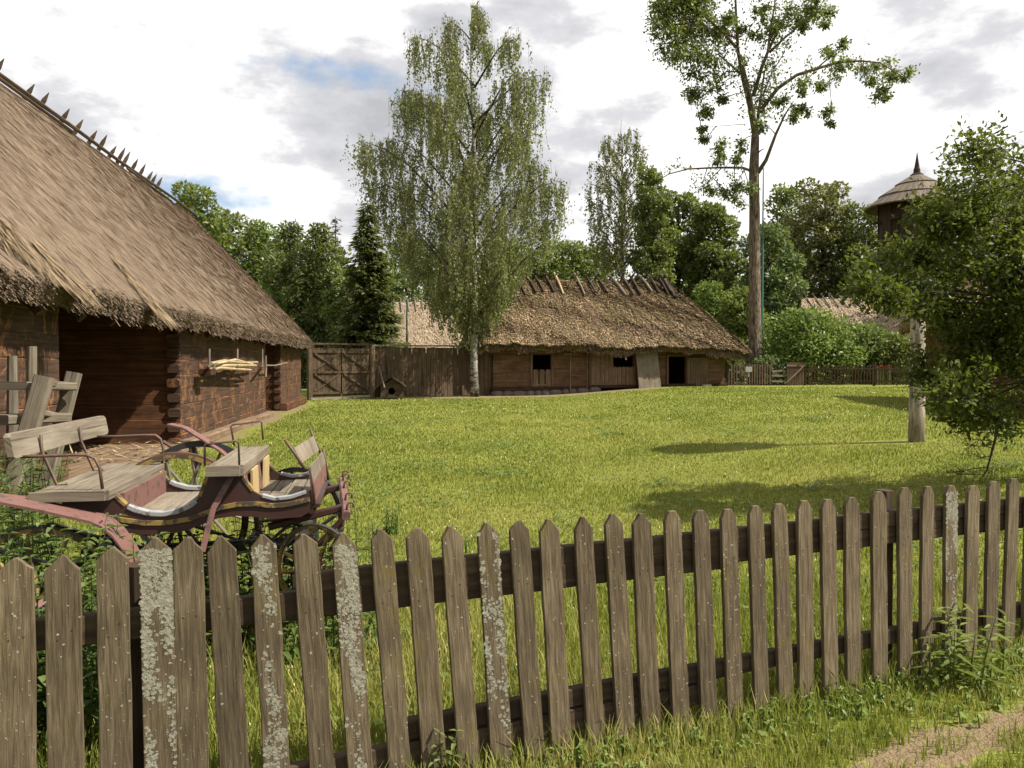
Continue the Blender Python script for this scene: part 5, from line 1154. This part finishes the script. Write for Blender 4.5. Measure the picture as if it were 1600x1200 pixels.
# bare twigs hanging under the crown
def twig(p, d_, L_, r, depth):
    pts = [p]; 
    for k in range(4): d_ = (d_+Vector((random.gauss(0, .25), random.gauss(0, .25), random.gauss(0, .2)))).normalized(); pts.append(pts[-1]+d_*L_/4)
    mb.tube(pts, [r*(1-.17*i) for i in range(5)], 5, cap=False)
    if depth:
        for k in range(3+depth): i = random.randint(1, 3); twig(pts[i], (d_+Vector((random.gauss(-.35, .9), random.gauss(0, .7), random.gauss(.1, .6)))).normalized(), L_*.6, r*.55, depth-1)
a = at(1555, 640, 8.2); mb.tube([a, at(1558, 675, 8.2), at(1550, 705, 8.2), at(1542, 735, 8.2), at(1530, 752, 8.2)], [.018, .014, .011, .008, .004], 6)
for x, y in ((1556, 665), (1553, 690), (1548, 712), (1544, 730), (1535, 742), (1551, 700)): twig(at(x, y, 8.2), Vector((-.9, random.uniform(-.3, .3), random.uniform(-.1, .35))), .30, .006, 2)
mb.build('trunk', M_dbark, nt_, smooth=True)
C_ = np.concatenate(Cs); V, Qq = leaves_np(C_, np.concatenate(Ns), .062, .5, .15); np_quads('crown', V, Qq, L_near, nt_, rnd=np.concatenate(Rn))

# ------------------------------------------------------------------ nettles and weeds
def nettles(name, spots, hr, lsz, label, lm=L_nettle, kind='stuff', step=.055, asp=.5, cat='nettles', droop=.25, group=None):
    C_, A_, N_, Ls, Rn = [], [], [], [], []; mb = MB()
    for x, y in spots:
        h_ = random.uniform(*hr); g = gzf(x, y); lx, ly = random.gauss(0, .13), random.gauss(0, .13); nn = int(h_/step); rb = random.gauss(0, .1)
        mb.tube([(x, y, g-.02), (x+lx*h_*.4, y+ly*h_*.4, g+h_*.5), (x+lx*h_, y+ly*h_, g+h_)], [.005, .004, .0015], 4, cap=False); ph = random.uniform(0, 6)
        for k in range(1, nn+1):
            f = k/nn; p = np.array([x+lx*h_*f, y+ly*h_*f, g+h_*f]); s = lsz*(1.15-.55*f)*(.55 if f < .2 else 1)
            for q in (0, 1):
                th = ph+k*PI/2+q*PI+random.gauss(0, .25); d_ = np.array([math.cos(th), math.sin(th), random.uniform(-droop, .35)]); C_.append(p); A_.append(d_); N_.append(np.array([-.3*math.cos(th), -.3*math.sin(th), 1])); Ls.append(s*random.uniform(.7, 1.2)); Rn.append(min(1, max(0, .35+.3*f+rb+random.gauss(0, .14))))
    V, Qq = leaf6(np.array(C_), np.array(A_), np.array(N_), np.array(Ls), np.array(Ls)*asp); nv = len(mb.V)
    Va = np.concatenate([V, np.array([tuple(v) for v in mb.V])]); Qa = np.concatenate([Qq, np.array([f for f in mb.F])+len(V)])
    c = spots[len(spots)//2]
    return np_quads(name, Va, Qa, lm, base=(c[0], c[1], gzf(*c)), rnd=np.concatenate([np.repeat(Rn, 2), np.full(len(mb.F), .45)]), kind=kind, label=label, category=cat, group=group)
def ok(x, y): return fence_side(x, y) < -.10
sp1 = []
while len(sp1) < 135:
    Yd = random.uniform(3.1, 4.0); px = random.uniform(-160, 225); x = (px-800)/F*Yd
    if ok(x, Yd): sp1.append((x, Yd))
nettles('nettle_bed', sp1, (.45, .88), .085, 'nettle bed filling the corner between fence and carriage')
sp2 = [((random.uniform(-60, 90)-800)/F*Yd, Yd) for Yd in [random.uniform(4.6, 7.2) for _ in range(70)]]
nettles('nettle_bed', sp2, (.6, 1.05), .085, 'taller nettles at the barn wall behind the carriage seat')
sp3 = []
while len(sp3) < 210:
    p = cp(random.uniform(-.1, 1.42), random.uniform(-.22, 1.0), 0)
    if ok(p.x, p.y): sp3.append((p.x, p.y))
nettles('nettle_bed', sp3, (.22, .66), .08, 'leafy growth under and in front of the carriage', L_nettle)
for (px, Yd, n_, hr, lab) in ((608, 7.3, 14, (.12, .3), 'low weed clump in the lawn beside the carriage shafts'), (720, 6.6, 9, (.08, .2), 'small weed clump in the lawn above the middle pickets'), (985, 6.3, 12, (.08, .2), 'weed clump in the lawn behind the pointed pickets right of centre')):
    nettles('weed_clump', [((px-800)/F*Yd+random.gauss(0, .055), Yd+random.gauss(0, .055)) for _ in range(n_)], hr, .06, lab, kind=None, cat='weeds', group='weed clumps in the lawn')
q = fence_pt(1465)+FN*.16; nettles('tall_weed', [(q.x+random.gauss(0, .10), q.y+random.gauss(0, .05)) for _ in range(9)], (.14, .38), .125, 'tall leafy weed growing against the right hand pickets', L_light, None, .035, .28, 'weed')
q = fence_pt(690)+FN*.10; nettles('tall_weed', [(q.x+random.gauss(0, .03), q.y+random.gauss(0, .02)) for _ in range(3)], (.14, .24), .07, 'small leafy weed at the foot of the middle pickets', L_mid, None, .04, .4, 'weed')
# ragged grass tussocks and low herbs on the camera side of the fence
sp4 = []
while len(sp4) < 260:
    px = random.uniform(780, 1650); q = fence_pt(px)+FN*abs(random.gauss(.05, .16)); sp4.append((q.x, q.y))
nettles('verge_herbs', sp4, (.02, .085), .05, 'low green herbs along the foot of the picket fence', L_light, 'stuff', .022, .55, 'herbs', .6)
# poppies before the reddish house
C_ = np.array([at(random.uniform(1366, 1392), random.uniform(570, 577), 43.6) for _ in range(26)]); V, Qq = leaf4(C_, rdir(26), rdir(26), np.full(26, .11), np.full(26, .11))
Vs_, Qs_ = [V], [Qq]; S_ = np.stack([C_, C_+[.03, 0, 0], np.column_stack([C_[:, 0]+.03, C_[:, 1], np.full(26, .4)]), np.column_stack([C_[:, 0], C_[:, 1], np.full(26, .4)])], 1).reshape(-1, 3)
np_quads('poppies', np.concatenate([V, S_]), np.concatenate([Qq, np.arange(len(S_)).reshape(-1, 4)+len(V)]), [M_red, L_mid], base=(at(1380, 600, 43.6).x, 43.6, .42), rnd=np.full(len(Qq)+26, .5), mi=[0]*len(Qq)+[1]*26, kind='stuff', label='red poppies behind the low garden fence', category='flowers')

# pale seed heads and flat clover patches scattered through the lawn
n = 5200; d = 2.6*np.exp(rng.random(n)*math.log(36/2.6)); ang = rng.uniform(-.74, .74, n); gx = np.tan(ang)*d; gy = d
kp = (fence_side(gx, gy) < -.15) & (dirt(gx, gy) < .1) & (((gx-S0.x)*Sn.x+(gy-S0.y)*Sn.y) > 1) & ((np.sin(gx*.8+2*np.sin(gy*.5))+np.sin(gy*1.1+gx*.4)) > -.4); gx, gy, d = gx[kp], gy[kp], d[kp]; n = len(gx)
C_ = np.stack([gx, gy, gz(gx, gy)+.045+.05*rng.random(n)], 1); V, Qq = leaf4(C_, rdir(n)*.6+np.array([0, 0, 1]), rdir(n), .012+.0016*d, .005+.0009*d)
np_quads('seed_heads', V, Qq, M_seed, base=(0, 12, 0), kind='stuff', label='pale dry seed heads scattered through the lawn', category='seed heads')
Cs, Ns = [], []
for k in range(230):
    Yd = 3.4*math.exp(random.random()*math.log(34/3.4)); x = math.tan(random.uniform(-.7, .7))*Yd
    if fence_side(x, Yd) > -.3 or dirt(x, Yd) > .05 or (x-S0.x)*Sn.x+(Yd-S0.y)*Sn.y < 1.5: continue
    r = random.uniform(.08, .3)*(1+.03*Yd); n_ = random.randint(25, 70); P = np.stack([x+rng.normal(0, r, n_), Yd+rng.normal(0, r, n_), np.zeros(n_)], 1); P[:, 2] = gz(P[:, 0], P[:, 1])+.03+.035*rng.random(n_); Cs.append(P); Ns.append(rdir(n_)*(1, 1, .2))
C_ = np.concatenate(Cs); A_ = np.concatenate(Ns); n = len(C_); L = (.035+.0016*C_[:, 1])*rng.uniform(.7, 1.3, n)
V, Qq = leaf4(C_, A_, np.tile([0, 0, 1.], (n, 1))+rng.normal(0, .3, (n, 3)), L, L*.8); np_quads('clover_patches', V, Qq, L_clover, base=(0, 12, 0), rnd=rng.random(n), kind='stuff', label='low green clover patches spread over the lawn', category='clover')
